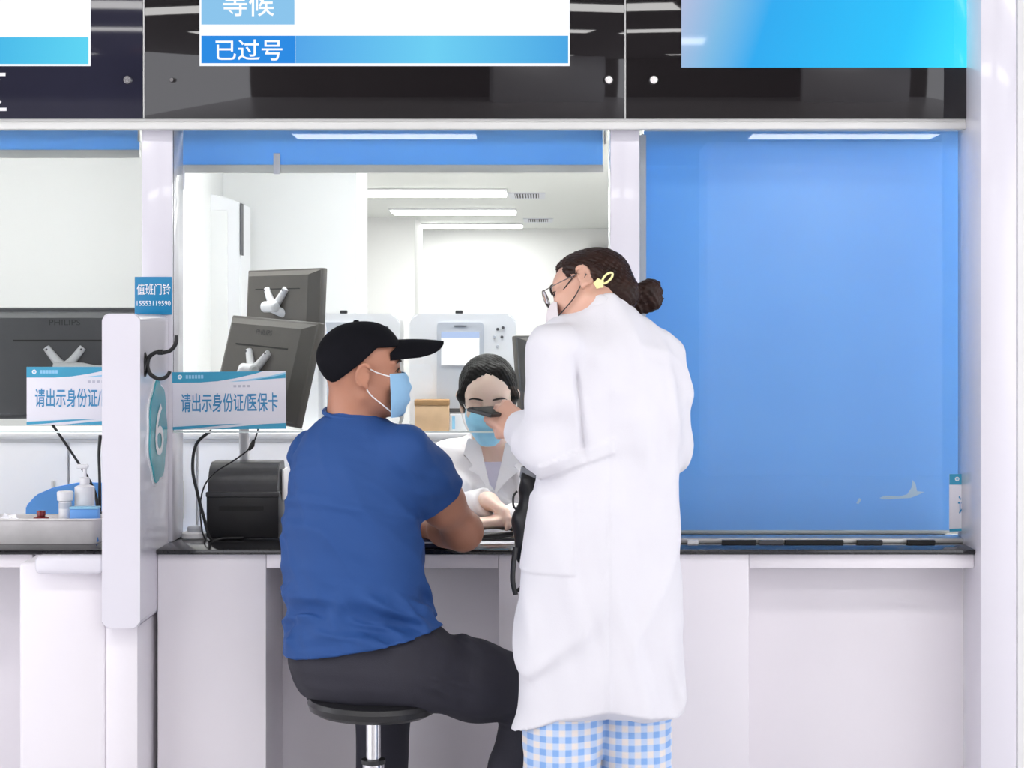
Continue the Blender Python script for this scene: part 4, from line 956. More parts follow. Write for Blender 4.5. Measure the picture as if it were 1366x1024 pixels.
# cap
F = Field(hf.o-V3(0.16, 0.16, 0.14), hf.o+V3(0.28, 0.2, 0.19), 0.0035)
F.add(hf.ell((-0.014, 0, 0.050), (0.108, 0.087, 0.093)), 0.01); F.add(hf.ell((0.030, 0, 0.048), (0.072, 0.077, 0.080)), 0.03)
F.cut(hf.ell((-0.012, 0, 0.046), (0.1, 0.079, 0.088)), 0.003)
ca_, cb_, cn_ = hf.pt((0.030, 0, 0.076)), hf.dr((0.64, 0, -0.77)), hf.dr((0, 0, 1)); cz_ = hf.pt((0, 0, 0.074))
F.cut((lambda X, Y, Z: np.maximum(-((X-ca_.x)*cb_.x+(Y-ca_.y)*cb_.y+(Z-ca_.z)*cb_.z), (X-cz_.x)*cn_.x+(Y-cz_.y)*cn_.y+(Z-cz_.z)*cn_.z), list(hf.o-V3(0.2, 0.2, 0.2)), list(hf.o+V3(0.3, 0.3, 0.2))), 0.004)
F.disp(lambda X, Y, Z: folds(2, 60, 0.0012, None, 2)(X, Y, Z))
cap = empty('cap_tmp')
bpy.data.objects.remove(cap)
cap = link('cap', F.mesh('cap'), m_cap, man)
# curved peak as a thin sheet
bm = bmesh.new(); G = []
nu, nv = 22, 10
for top in (0, 1):
    g = []
    for i in range(nu+1):
        u = -1+2*i/nu; row = []
        for j in range(nv+1):
            t = j/nv; ang = u*R(56)
            bx0, by0 = 0.018+0.082*math.cos(ang), 0.080*math.sin(ang)
            ext = 0.120*(max(0, 1-abs(u)**6))**0.5*(1-0.08*u*u)
            x_ = bx0+ext*t; y_ = by0*(1-0.03*t); z_ = 0.088-0.046*abs(y_/0.068)**2.0*(0.75+0.25*t)+0.004*t-0.012*t*t
            row.append(bm.verts.new(hf.pt((x_, y_, z_+(0.004 if top else 0)))))
        g.append(row)
    G.append(g)
for top, g in enumerate(G):
    for i in range(nu):
        for j in range(nv): bm.faces.new((g[i][j], g[i+1][j], g[i+1][j+1], g[i][j+1]))
for i in range(nu):
    for j in (0, nv): bm.faces.new((G[0][i][j], G[0][i+1][j], G[1][i+1][j], G[1][i][j]))
link('cap_peak', bm_me(bm, 'peak'), m_cap, man, smooth=50)
lathe('cap_button', [(0.008, -0.002), (0.006, 0.003), (0, 0.004)], hf.pt((-0.014, 0, 0.143)), m_cap, man, 14)
# face mask: pleated sheet over nose and chin
def face_mask(par, fr, mm, y_w=0.052, low=-0.112, high=0.004, back=0.045, label=None, bulge=0.014, taper=0.0):
    bm = bmesh.new(); nu, nv = 20, 20; G = []
    for top in (0, 1):
        g = []
        for i in range(nu+1):
            u = -1+2*i/nu; row = []
            for j in range(nv+1):
                v = j/nv; z_ = low+(high-low)*v
                front = 0.110+0.006*math.exp(-((v-0.78)/0.18)**2)+bulge*math.sin(math.pi*min(1, v*1.05))**0.8-0.012*(1-v)**3+0.0035*math.sin(v*6.28*3.5)*(1-abs(u))
                a = abs(u)
                x_ = back+(front-back)*(1-a**3); y_ = u*y_w*(1+0.16*math.sin(math.pi*v))*(1-taper*(1-v)**1.5)
                row.append(bm.verts.new(fr.pt((x_+(0.0015 if top else 0), y_*(1.02 if top else 1), z_))))
            g.append(row)
        G.append(g)
    for g in G:
        for i in range(nu):
            for j in range(nv): bm.faces.new((g[i][j], g[i+1][j], g[i+1][j+1], g[i][j+1]))
    for j in range(nv):
        for i in (0, nu): bm.faces.new((G[0][i][j], G[0][i][j+1], G[1][i][j+1], G[1][i][j]))
    for i in range(nu):
        for j in (0, nv): bm.faces.new((G[0][i][j], G[0][i+1][j], G[1][i+1][j], G[1][i][j]))
    return link('face_mask', bm_me(bm, 'mask'), mm, par, smooth=60)
mk = face_mask(man, hf, m_mask, y_w=0.061, back=0.062)
for s_ in (-1, 1):
    tube('ear_loop', [hf.pt(p) for p in ((0.066, s_*0.060, -0.004), (0.025, s_*0.073, 0.010), (-0.002, s_*0.082, 0.026))], 0.0016, m_strap, mk, 6, 5)
    tube('ear_loop', [hf.pt(p) for p in ((0.066, s_*0.053, -0.098), (0.040, s_*0.064, -0.076), (0.012, s_*0.070, -0.052), (-0.002, s_*0.079, -0.034))], 0.0016, m_strap, mk, 6, 5)

# ------------------------------------------------------------------ the standing woman in the white coat
m_skin2 = skin_mat('fair_skin', (0.66, 0.385, 0.29, 1), 0)
m_coat = mat('white_coat_cotton', (0.70, 0.69, 0.735, 1), 0.75, var=0.012, vscale=5, bump=0.1, bscale=350)
m_hair = hair_mat('dark_brown_hair', (0.024, 0.010, 0.007, 1), None)
def strands(F, amp, freq, ax, seed=1):
    r_ = np.random.RandomState(seed); d = Vector(ax).normalized(); a = d.orthogonal().normalized(); b = d.cross(a)
    def f(X, Y, Z):
        u = X*a.x+Y*a.y+Z*a.z; v = X*b.x+Y*b.y+Z*b.z; t = X*d.x+Y*d.y+Z*d.z
        return (amp*(np.sin(freq*u+2*np.sin(15*t+9*v))+np.sin(1.3*freq*v+2*np.sin(12*t+11*u)))).astype(np.float32)
    F.disp(f)
wom = person('person', (XX(800, 4.12), 4.12, 0), 'person in a long white coat and checked trousers standing with a phone')
WD = 4.12
wr_rows = trow([(392, 790, 830, 4.15, 0.045), (404, 778, 842, 4.15, 0.055), (414, 756, 848, 4.15, 0.065), (424, 738, 856, 4.14, 0.075), (440, 722, 870, 4.13, 0.09), (470, 712, 893, WD, 0.105), (510, 710, 908, WD, 0.12),
                (560, 716, 914, WD, 0.125), (600, 720, 911, WD, 0.12), (620, 720, 906, WD, 0.12), (660, 712, 906, WD, 0.13), (700, 704, 907, WD, 0.135),
                (768, 696, 909, WD, 0.14), (850, 690, 913, WD, 0.145), (985, 684, 915, WD, 0.15)], WD, 0.14)
wl_s, wl_e, wl_w = P(742, 466, 4.03), P(733, 592, 4.05), P(697, 574, 4.22)
wrr_s, wrr_e, wrr_w = P(876, 478, 4.17), P(893, 590, 4.20), P(868, 650, 4.30)
wf = Frame(P(787, 396, 4.17), (-0.93, 0.20, -0.26), (-0.05, 0.66, 0.75), 0.87)
lgL, lgR = P(752, 880, 4.10), P(846, 880, 4.14)
anL, anR = V3(XX(748, 4.1), 4.08, 0.085), V3(XX(846, 4.12), 4.14, 0.085)
F = Field((-0.22, 3.86, 0.0), (0.42, 4.52, 1.56), 0.0042)
head(F, wf, fem=1)
F.add(cone(wf.pt((-0.03, 0, -0.03)), P(805, 432, 4.15), 0.048, 0.054), 0.03)
F.add(loft([r_ for r_ in wr_rows if r_[0] > ZZ(890, WD)], -0.024), 0.02)
for a, b, c_ in ((wl_s, wl_e, wl_w), (wrr_s, wrr_e, wrr_w)): F.add(cone(a, b, 0.042, 0.036), 0.02); F.add(cone(b, c_, 0.036, 0.025), 0.02)
wh = Frame(wl_w+V3(-0.006, 0.012, 0.006), (-0.62, 0.66, 0.42), (-0.35, -0.75, 0.55), 0.92); wh.M = wh.M @ Matrix.Diagonal((1, -1, 1)) if False else wh.M
hand(F, wh, (0.85, 0.9, 0.95, 1.0), ((0.022, 0.028, -0.006), (0.05, 0.045, -0.018), (0.078, 0.036, -0.026)))
hand(F, Frame(wrr_w, (-0.5, 0.6, -0.5), (0.5, 0.5, 0.6), 0.92), (0.5, 0.5, 0.6, 0.6))
for a, b in ((lgL, anL), (lgR, anR)): F.add(cone(a, b, 0.06, 0.035), 0.03); F.add(cone(b, b+V3(-0.05, 0.11, -0.055), 0.033, 0.024), 0.02)
link('body', F.mesh('woman_body'), m_skin2, wom)
eyes(wom, wf, m_eye)
# coat
F = Field((-0.24, 3.88, 0.40), (0.42, 4.42, 1.45), 0.0045)
F.add(loft(wr_rows, 0, 2.2), 0.02)
for a, b, r1, r2, k_ in ((wl_s, wl_e, 0.064, 0.058, 0.025), (wrr_s, wrr_e, 0.060, 0.054, 0.05)): F.add(cone(a, b, r1, r2), k_)
F.add(cone(wl_e, wl_e+(wl_w-wl_e)*0.45, 0.062, 0.060), 0.025); F.add(cone(wl_e+(wl_w-wl_e)*0.4, wl_w, 0.060, 0.047), 0.02)
F.add(cone(wrr_e, wrr_w, 0.054, 0.042), 0.02)
dw = (wl_w-wl_e).normalized(); F.cut(sleeve_cut(wl_w-dw*0.002, dw, 0.07)); dw2 = (wrr_w-wrr_e).normalized(); F.cut(sleeve_cut(wrr_w, dw2, 0.07))
nk2 = P(806, 396, 4.15)
F.cut((lambda X, Y, Z: np.maximum(np.sqrt((X-nk2.x)**2+(Y-nk2.y)**2)-0.046, (nk2.z-0.05)-Z), [nk2.x-0.05, nk2.y-0.05, nk2.z-0.05], [nk2.x+0.05, nk2.y+0.05, nk2.z+0.05]))
F.plane(P(806, 394, 4.15), (0.12, 0.25, 1))
# hem: dips at both sides of the back vent
hz = ZZ(968, WD-0.14); hx = XX(815, WD-0.14)
F.disp(lambda X, Y, Z: np.maximum(0, hz+0.028*np.exp(-((X-hx)/0.10)**2)-0.03*np.clip((hx-0.12-X)/0.1, 0, 1)-Z)*2.0)
zs, xs_ = ZZ(620, 4.0), XX(790, 4.0)
fa = folds(3, 42, 0.016, (1, 0.3, 0.06), 31, 2.2); fb = folds(4, 50, 0.011, (0.5, 0.2, 0.75), 37, 2.2); fc = folds(2, 45, 0.003, None, 3, 2)
def coat_disp(X, Y, Z):
    lowm = 1/(1+np.exp((Z-zs+0.05)/0.03)); d = fa(X, Y, Z)*lowm*np.clip((zs-Z)*2.2+0.15, 0, 1)+fb(X, Y, Z)*(1-lowm)*0.75+fc(X, Y, Z)
    back = 1/(1+np.exp((Y-4.14)/0.01))
    # half belt, stitched patch pocket, centre back seam
    zb = ZZ(613, 4.0)+(X-XX(770, 4.0))*0.36
    belt = back*np.clip((0.019-np.abs(Z-zb))/0.004, 0, 1)*np.clip((XX(822, 4.0)-X)/0.004, 0, 1)*np.clip((X-XX(716, 4.0))/0.004, 0, 1)
    pk = back*np.clip((XX(769, 4.0)-X)/0.004, 0, 1)*np.clip((Z-ZZ(768, 4.0))/0.004, 0, 1)*np.clip((ZZ(662, 4.0)-Z)/0.004, 0, 1)*np.clip((X-XX(690, 4.0))/0.004, 0, 1)
    seam = back*np.exp(-((X-XX(812, 4.0))/0.005)**2)*0.0035*np.clip((ZZ(560, 4.0)-Z)*4, 0.3, 1)
    yoke = back*np.exp(-((X-(XX(776, 4.0)-(Z-ZZ(560, 4.0))*0.12))/0.006)**2)*0.012*np.clip((ZZ(470, 4.0)-Z)/0.05, 0, 1)*np.clip((Z-ZZ(620, 4.0))/0.05, 0, 1)
    return (d-0.006*belt-0.0045*pk+seam+yoke).astype(np.float32)
F.disp(coat_disp)
zz_ = F.ax[2][None, None, :]; F.v = np.where(zz_ < hz+0.12, np.maximum(F.v, -(F.v+0.016)), F.v).astype(np.float32)   # hollow hem
link('white_coat', F.mesh('coat', 1), m_coat, wom)
# stand-up collar fold of the coat
bm = bmesh.new(); nseg = 28; G = []
for i in range(nseg+1):
    a = R(-200+220*i/nseg); ca, sa = math.cos(a), math.sin(a); row = []
    for rr_, dz in ((0.048, 0.012), (0.053, 0.016), (0.060, 0.010), (0.075, -0.030), (0.072, -0.033), (0.050, -0.010)):
        row.append(bm.verts.new(P(808, 403, 4.15)+V3(rr_*ca*1.0, rr_*sa*0.95, dz-0.010*ca)))
    G.append(row)
for a, b in zip(G, G[1:]):
    for j in range(6): bm.faces.new((a[j], a[(j+1) % 6], b[(j+1) % 6], b[j]))
bm.faces.new(G[0]); bm.faces.new(G[-1]); link('coat_collar', bm_me(bm, 'collar'), m_coat, wom, smooth=60)
# gingham trousers
def gingham(name, ca, cb, period):
    m = mat(name, ca, 0.8, bump=0.1, bscale=300); nt = m.node_tree; b = nt.nodes['Principled BSDF']
    tc = nt.nodes.new('ShaderNodeTexCoord'); sp = nt.nodes.new('ShaderNodeSeparateXYZ'); nt.links.new(tc.outputs['Object'], sp.inputs[0])
    ad = nt.nodes.new('ShaderNodeMath'); ad.operation = 'MULTIPLY_ADD'; ad.inputs[1].default_value = 0.9
    nt.links.new(sp.outputs['Y'], ad.inputs[0]); nt.links.new(sp.outputs['X'], ad.inputs[2])
    outs = []
    for src in (sp.outputs['X'], sp.outputs['Z']):
        s1 = nt.nodes.new('ShaderNodeMath'); s1.operation = 'MULTIPLY'; s1.inputs[1].default_value = 2*math.pi/period; nt.links.new(src, s1.inputs[0])
        s2 = nt.nodes.new('ShaderNodeMath'); s2.operation = 'SINE'; nt.links.new(s1.outputs[0], s2.inputs[0])
        s3 = nt.nodes.new('ShaderNodeMapRange'); s3.inputs['From Min'].default_value = -0.25; s3.inputs['From Max'].default_value = 0.25
        nt.links.new(s2.outputs[0], s3.inputs['Value']); outs.append(s3.outputs[0])
    av = nt.nodes.new('ShaderNodeMath'); av.operation = 'ADD'; nt.links.new(outs[0], av.inputs[0]); nt.links.new(outs[1], av.inputs[1])
    hv = nt.nodes.new('ShaderNodeMath'); hv.operation = 'MULTIPLY'; hv.inputs[1].default_value = 0.5; nt.links.new(av.outputs[0], hv.inputs[0])
    cr = nt.nodes.new('ShaderNodeValToRGB'); cr.color_ramp.elements[0].color = ca; cr.color_ramp.elements[1].color = cb
    e2 = cr.color_ramp.elements.new(0.5); e2.color = S(182, 200, 228)
    nt.links.new(hv.outputs[0], cr.inputs[0]); nt.links.new(cr.outputs[0], b.inputs['Base Color']); return m
m_check = gingham('blue_gingham', S(222, 214, 210), S(128, 168, 222), 0.0285)
F = Field((-0.10, 3.9, 0.06), (0.36, 4.36, 0.72), 0.005)
F.add(cone(lgL, V3(XX(749, 4.1), 4.09, 0.30), 0.088, 0.090), 0.03); F.add(cone(V3(XX(749, 4.1), 4.09, 0.30), anL, 0.090, 0.088), 0.02)
F.add(cone(lgR, V3(XX(848, 4.12), 4.13, 0.30), 0.086, 0.088), 0.012); F.add(cone(V3(XX(848, 4.12), 4.13, 0.30), anR, 0.088, 0.086), 0.012)
F.plane((0, 0, 0.075), (0, 0, -1)); fa = folds(3, 50, 0.008, (1, 0.5, 0.1), 8, 2.2); F.disp(fa)
link('checked_trousers', F.mesh('gingham_trousers'), m_check, wom)
for a_ in (anL, anR):
    F = Field(a_+V3(-0.13, -0.09, -0.1), a_+V3(0.07, 0.24, 0.05), 0.005)
    F.add(cone(a_+V3(0, -0.01, -0.02), a_+V3(0, -0.015, -0.05), 0.038, 0.038), 0.01); F.add(cone(a_+V3(0, 0, -0.045), a_+V3(-0.06, 0.14, -0.05), 0.040, 0.034), 0.02)
    F.plane((0, 0, 0.002), (0, 0, -1)); link('shoe', F.mesh('shoe'), m_plast, wom)
# hair, ponytail
F = Field(wf.o-V3(0.17, 0.15, 0.13), wf.o+V3(0.24, 0.24, 0.20), 0.0032)
F.add(wf.ell((-0.014, 0, 0.052), (0.106, 0.085, 0.094)), 0.01); F.add(wf.ell((0.030, 0, 0.050), (0.068, 0.074, 0.076)), 0.03)
F.plane(wf.pt((-0.010, 0, 0.020)), wf.dr((0.66, 0, -0.75)), 0.01)
F.cut(wf.ell((0.10, 0, 0.03), (0.045, 0.07, 0.045)), 0.012)
EARCUT = [wf.ell((-0.006, s_*0.088, 0.006), (0.024, 0.022, 0.034)) for s_ in (-1, 1)]
for s_ in (-1, 1):
    F.add(wf.cone((0.036, s_*0.062, 0.055), (0.030, s_*0.066, 0.012), 0.016, 0.006), 0.01)
    F.add(wf.cone((0.02, s_*0.066, 0.045), (-0.035, s_*0.070, 0.012), 0.016, 0.018), 0.015)
    F.add(wf.cone((-0.035, s_*0.066, 0.010), (-0.098, s_*0.010, -0.030), 0.020, 0.022), 0.02)
tie = P(845, 393, 4.22)
F.add(cone(wf.pt((-0.09, 0, -0.01)), tie, 0.036, 0.020), 0.03); F.add(cone(P(825, 408, 4.20), P(842, 414, 4.22), 0.024, 0.016), 0.02)
for a, b, r1, r2 in (((848, 391), (868, 388), 0.020, 0.024), ((866, 386), (872, 402), 0.024, 0.020), ((862, 392), (850, 414), 0.024, 0.013), ((870, 400), (868, 414), 0.014, 0.004), ((874, 394), (884, 398), 0.010, 0.002),
                     ((872, 386), (884, 387), 0.010, 0.002), ((852, 408), (847, 422), 0.012, 0.003), ((862, 405), (862, 416), 0.012, 0.003), ((868, 380), (878, 377), 0.012, 0.003)):
    F.add(cone(P(a[0], a[1], 4.22), P(b[0], b[1], 4.22), r1, r2), 0.010)
for ec in EARCUT: F.cut(ec, 0.004)
strands(F, 0.0011, 620, wf.dr((0.8, 0, 0.5)), 4)
link('hair', F.mesh('woman_hair', 0), m_hair, wom)
bm = bmesh.new(); ring = [tie+V3(0.006*math.cos(0), 0, 0)]
ring = [tie+V3(0.012*math.cos(a)*0.3, 0.022*math.cos(a), 0.024*math.sin(a)) for a in [2*math.pi*i/18 for i in range(19)]]
add_tube(bm, ring, 0.004, 8, 1); link('hair_tie', bm_me(bm, 'tie'), m_black, wom, smooth=60)
# hair clip: star with a loop
m_clip = mat('cream_yellow_plastic', S(240, 234, 168), 0.35, var=0.03)
cp = (799, 378); cD = 4.075; k = cD/FPX; st = []
for i in range(10):
    a = R(90+36*i+12); r_ = (8.0 if i % 2 == 0 else 5.2)*k; st.append((XX(cp[0], cD)+r_*math.cos(a), ZZ(cp[1], cD)+r_*math.sin(a)))
clip = poly('hair_clip', st, cD-0.004, cD+0.014, m_clip, wom, bev=0.001)
lp = [V3(XX(803, cD), cD, ZZ(375, cD)), V3(XX(806, cD), cD, ZZ(369, cD)), V3(XX(812, cD), cD, ZZ(364, cD)), V3(XX(817, cD), cD, ZZ(364.5, cD)), V3(XX(816, cD), cD, ZZ(370, cD)), V3(XX(810, cD), cD, ZZ(376, cD)), V3(XX(805, cD), cD, ZZ(378, cD))]
tube('clip_loop', lp, 0.0026, m_clip, clip, 8, 5)
# glasses and mask
g_ = empty('glasses_tmp'); bpy.data.objects.remove(g_)
m_wire = mat('grey_wire', (0.18, 0.16, 0.16, 1), 0.3, 0.7, var=0.05)
bm = bmesh.new()
for s_ in (-1, 1):
    lens = [wf.pt((0.112+0.002*math.cos(a), s_*(0.034+0.026*math.cos(a)), 0.004+0.023*math.sin(a))) for a in [2*math.pi*i/20 for i in range(21)]]
    add_tube(bm, lens, 0.0011, 6, 1); add_tube(bm, [wf.pt((0.111, s_*0.060, 0.010)), wf.pt((0.06, s_*0.074, 0.012)), wf.pt((0.0, s_*0.082, 0.016)), wf.pt((-0.018, s_*0.083, 0.004))], 0.0012, 6, 4)
add_tube(bm, [wf.pt((0.112, 0.008, 0.008)), wf.pt((0.116, 0, 0.010)), wf.pt((0.112, -0.008, 0.008))], 0.0011, 6, 3)
gl = link('glasses', bm_me(bm, 'glasses'), m_wire, wom, smooth=60)
m_lens = mat_glass('lens_glass', (0.97, 0.97, 0.98, 1))
for s_ in (-1, 1):
    bm = bmesh.new(); bm.faces.new([bm.verts.new(wf.pt((0.112, s_*(0.034+0.0255*math.cos(a)), 0.004+0.0225*math.sin(a)))) for a in [2*math.pi*i/24 for i in range(24)]])
    link('lens', bm_me(bm, 'lens'), m_lens, gl)
m_mask2 = mat('pale_mask_fabric', (0.78, 0.72, 0.74, 1), 0.7, var=0.02, bump=0.1, bscale=200)
mk = face_mask(wom, wf, m_mask2, y_w=0.046, back=0.078, low=-0.105, high=-0.018, bulge=0.008)
for s_ in (-1, 1):
    tube('ear_loop', [wf.pt(p) for p in ((0.080, s_*0.050, -0.082), (0.030, s_*0.0685, -0.055), (0.0, s_*0.080, -0.022), (-0.016, s_*0.083, 0.004))], 0.0015, m_black, mk, 6, 5)
    tube('ear_loop', [wf.pt(p) for p in ((0.080, s_*0.048, -0.020), (0.035, s_*0.071, 0.006), (0.004, s_*0.080, 0.026))], 0.0013, m_black, mk, 6, 5)
# phone in her hand
ph = Matrix.Translation(P(655, 549, 4.285)) @ Matrix.Rotation(R(14), 4, 'Y') @ Matrix.Rotation(R(-24), 4, 'Z') @ Matrix.Rotation(R(5), 4, 'X')
e = empty('mobile_phone', P(655, 549, 4.285), (0, 0, 0), 'black mobile phone held flat in the standing woman\'s hand', 'phone')
bm = bmesh.new(); add_box(bm, -0.033, 0.033, -0.066, 0.066, -0.0045, 0.0045, 0.003); bm.transform(ph); link('case', bm_me(bm, 'case'), m_black, e, smooth=30)
bm = bmesh.new(); add_box(bm, -0.030, 0.030, -0.062, 0.062, 0.0046, 0.0052); bm.transform(ph); link('screen', bm_me(bm, 'screen'), mat('phone_glass', (0.008, 0.008, 0.01, 1), 0.6, spec=0.02, var=0.05), e)
# black bag on her forearm
e = empty('black_bag', P(700, 740, 4.30), (0, 0, 0), 'narrow black cloth bag with strap ends hanging from the standing woman\'s arm', 'bag')
m_bagc = mat('black_nylon', (0.010, 0.010, 0.011, 1), 0.5, var=0.15, vscale=25, bump=0.25, bscale=40)
F = Field(P(670, 790, 4.30)-V3(0, 0.12, 0), P(760, 600, 4.30)+V3(0, 0.12, 0), 0.004)
F.add(cone(P(712, 640, 4.29), P(708, 690, 4.30), 0.034, 0.036), 0.02); F.add(cone(P(708, 690, 4.30), P(704, 738, 4.31), 0.036, 0.034), 0.02); F.add(cone(P(715, 690, 4.33), P(718, 740, 4.33), 0.04, 0.036), 0.02)
F.disp(folds(3, 70, 0.008, (0.6, 0.3, 0.6), 14, 2.2)); link('body', F.mesh('bag'), m_bagc, e)
lathe('grey_cuff', [(0.031, -0.014), (0.034, -0.012), (0.036, 0.012), (0.033, 0.014)], P(713, 634, 4.29), mat('grey_webbing', S(120, 122, 128), 0.5, var=0.1), e, 28, Matrix.Rotation(R(14), 4, 'Y'))
tube('strap', [P(688, 730, 4.27), P(685, 752, 4.27), P(684, 775, 4.27), P(688, 793, 4.27)], 0.009, m_bagc, e, 8, 4, flat=(0.35, 1.0))
tube('strap', [P(698, 742, 4.27), P(699, 760, 4.27), P(697, 780, 4.27), P(690, 788, 4.27)], 0.0045, m_bagc, e, 8, 4)
tube('side_loop', [P(690, 655, 4.27), P(685, 662, 4.27), P(685, 674, 4.27), P(689, 680, 4.27)], 0.0028, m_bagc, e, 6, 4)
box('red_tag', XX(714, 4.2), XX(721, 4.2), 4.235, 4.238, ZZ(660, 4.2), ZZ(650, 4.2), mat('red_tag', S(210, 70, 70), 0.5, var=0.05), e)

# ------------------------------------------------------------------ the seated woman behind the counter
m_skin3 = skin_mat('pale_skin', (0.88, 0.655, 0.545, 1), 0)
m_hair2 = hair_mat('black_hair', (0.010, 0.009, 0.009, 1), None); m_hair2.node_tree.nodes['Principled BSDF'].inputs['Specular IOR Level'].default_value = 0.1
nur = person('person', (NX, NY, 0), 'person with black hair, white coat and blue face mask seated behind the counter')
nf = Frame(P(651, 537, 5.16), (0.02, -0.975, -0.20), (0.0, -0.20, 0.98), 0.96)
ND = 5.27
nrows = trow([(580, 632, 678, 5.24, 0.06), (588, 606, 702, 5.25, 0.08), (600, 590, 718, 5.26, 0.10), (625, 584, 724, ND, 0.115), (670, 584, 724, ND, 0.115), (740, 588, 720, ND, 0.115), (860, 584, 724, ND, 0.13)], ND, 0.11)
n_rs, n_re, n_rw = P(600, 612, 5.24), P(600, 690, 5.09), P(652, 668, 4.97)
n_ls, n_le, n_lw = P(712, 612, 5.24), P(722, 697, 5.09), V3(XX(672, 4.93), 4.93, CT+0.038)
F = Field((-0.48, 4.74, 0.0), (0.18, 5.54, 1.42), 0.0044)
head(F, nf, fem=1)
F.add(cone(nf.pt((-0.03, 0, -0.05)), P(655, 605, 5.24), 0.047, 0.052), 0.03)
F.add(loft(nrows, -0.02), 0.02)
for a, b, c_ in ((n_rs, n_re, n_rw), (n_ls, n_le, n_lw)): F.add(cone(a, b, 0.042, 0.036), 0.02); F.add(cone(b, c_, 0.035, 0.024), 0.02)
hand(F, Frame(n_rw, (0.72, -0.55, -0.42), (0.35, 0.1, 0.9), 0.95), (0.45, 0.5, 0.55, 0.6), ((0.022, 0.028, -0.006), (0.05, 0.05, -0.018), (0.076, 0.048, -0.03)))
fl_ = Frame(n_lw, (-0.9, -0.4, -0.05), (0, 0, 1), 0.95); fl_.M = fl_.M @ Matrix.Diagonal((1, -1, 1)); hand(F, fl_, (0.35, 0.4, 0.45, 0.5))
for sx in (-1, 1):
    k0 = V3(NX+sx*0.10, 5.07, 0.50); F.add(cone(V3(NX+sx*0.09, 5.30, 0.53), k0, 0.06, 0.05), 0.03); F.add(cone(k0, V3(NX+sx*0.10, 5.09, 0.07), 0.048, 0.034), 0.02)
link('body', F.mesh('nurse_body'), m_skin3, nur)
eyes(nur, nf, m_eye, closed=True)
F = Field((-0.46, 4.84, 0.46), (0.16, 5.46, 1.12), 0.0045)
F.add(loft(nrows), 0.02)
for a, b, r1, r2 in ((n_rs, n_re, 0.058, 0.052), (n_ls, n_le, 0.058, 0.052)): F.add(cone(a, b, r1, r2), 0.03)
F.add(cone(n_re, n_rw-(n_rw-n_re)*0.08, 0.052, 0.040), 0.02); F.add(cone(n_le, n_lw+V3(0.02, 0, 0.004), 0.050, 0.036), 0.02)
d3 = (n_rw-n_re).normalized(); F.cut(sleeve_cut(n_rw-d3*0.01, d3, 0.06))
vz0, vz1, vx = ZZ(668, 5.15), ZZ(585, 5.15), XX(657, 5.15)
def vcut(X, Y, Z):
    t = np.clip((Z-vz0)/(vz1-vz0), 0, 1.3); return np.maximum(np.abs(X-vx+0.02*(t-0.5))-0.050*t, (Y-5.255)).astype(np.float32)+0*X
F.cut((vcut, [vx-0.08, 5.0, vz0], [vx+0.08, 5.3, vz1+0.06]), 0.004)
F.disp(folds(4, 55, 0.010, (0.5, 0.3, 0.7), 51, 2.2))
m_coat2 = mat('bright_coat_cotton', (0.90, 0.89, 0.91, 1), 0.75, var=0.012, vscale=5, bump=0.1, bscale=350)
link('white_coat', F.mesh('nurse_coat'), m_coat2, nur)
F = Field((-0.28, 5.06, 0.75), (0.02, 5.34, 1.06), 0.005)
F.add(loft(nrows, -0.014), 0.02); F.plane(P(655, 612, 5.2), (0, -0.3, 1)); link('inner_top', F.mesh('top'), mat('lilac_top', (0.74, 0.72, 0.86, 1), 0.8, var=0.03), nur)
for pts, y0 in (([(624, 584), (640, 588), (645, 612), (657, 664), (640, 634), (624, 626), (632, 620), (618, 606)], 5.128), ([(688, 586), (674, 590), (669, 616), (657, 664), (678, 638), (694, 628), (684, 622), (700, 606)], 5.128)):
    o = poly('lapel', [(XX(a, 5.13), ZZ(b, 5.13)) for a, b in pts], y0, y0+0.012, m_coat2, nur, bev=0.002)
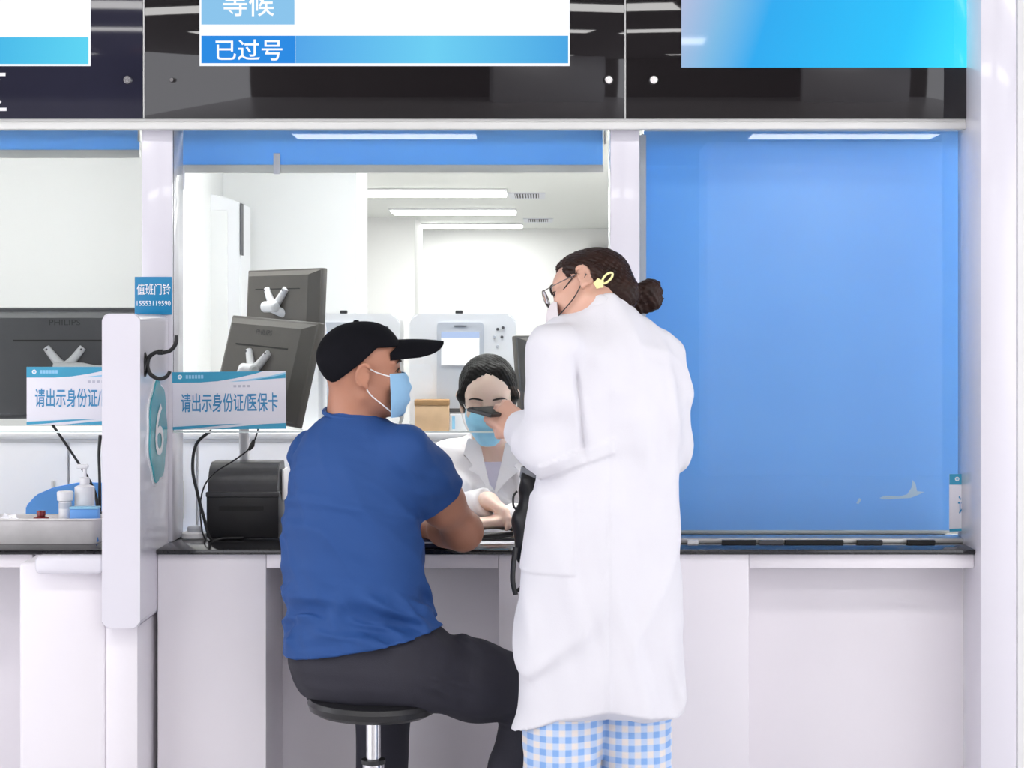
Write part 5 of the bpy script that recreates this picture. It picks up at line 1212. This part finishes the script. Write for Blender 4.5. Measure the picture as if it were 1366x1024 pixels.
F = Field((NX-0.24, 4.9, 0.05), (NX+0.24, 5.5, 0.66), 0.006)
for sx in (-1, 1):
    k0 = V3(NX+sx*0.10, 5.07, 0.50); F.add(cone(V3(NX+sx*0.09, 5.30, 0.54), k0, 0.085, 0.066), 0.04); F.add(cone(k0, V3(NX+sx*0.10, 5.09, 0.10), 0.064, 0.052), 0.02)
link('trousers', F.mesh('nurse_trousers'), m_coat2, nur)
# hair with centre parting, drawn back
F = Field(nf.o-V3(0.14, 0.16, 0.16), nf.o+V3(0.14, 0.20, 0.18), 0.0032)
F.add(nf.ell((-0.016, 0, 0.050), (0.104, 0.088, 0.094)), 0.01)
for s_ in (-1, 1):
    F.add(nf.cone((0.045, s_*0.035, 0.105), (0.030, s_*0.074, 0.03), 0.020, 0.014), 0.02); F.add(nf.cone((0.030, s_*0.074, 0.03), (-0.03, s_*0.072, -0.025), 0.013, 0.010), 0.02)
F.add(nf.ell((-0.07, 0, -0.01), (0.05, 0.07, 0.07)), 0.03); F.add(nf.ell((-0.12, 0, 0.02), (0.04, 0.045, 0.045)), 0.02)
F.cut(nf.ell((0.108, 0, -0.010), (0.086, 0.073, 0.112)), 0.006)
F.cut(nf.cone((0.10, 0, 0.10), (0.0, 0.0, 0.150), 0.0035, 0.002), 0.006)
strands(F, 0.0010, 600, nf.dr((0.5, 0, 0.8)), 9)
link('hair', F.mesh('nurse_hair', 0), m_hair2, nur)
m_mask3 = mat('cyan_mask_fabric', S(152, 214, 244), 0.7, var=0.03, vscale=20, bump=0.1, bscale=200)
mk = face_mask(nur, nf, m_mask3, y_w=0.064, back=0.046, low=-0.108, high=-0.006, taper=0.5)
for s_ in (-1, 1):
    tube('ear_loop', [nf.pt(p) for p in ((0.047, s_*0.066, -0.006), (0.02, s_*0.076, 0.010), (-0.004, s_*0.083, 0.026))], 0.0015, m_strap, mk, 6, 5)
    tube('ear_loop', [nf.pt(p) for p in ((0.047, s_*0.050, -0.085), (0.02, s_*0.070, -0.06), (-0.004, s_*0.080, -0.030))], 0.0015, m_strap, mk, 6, 5)
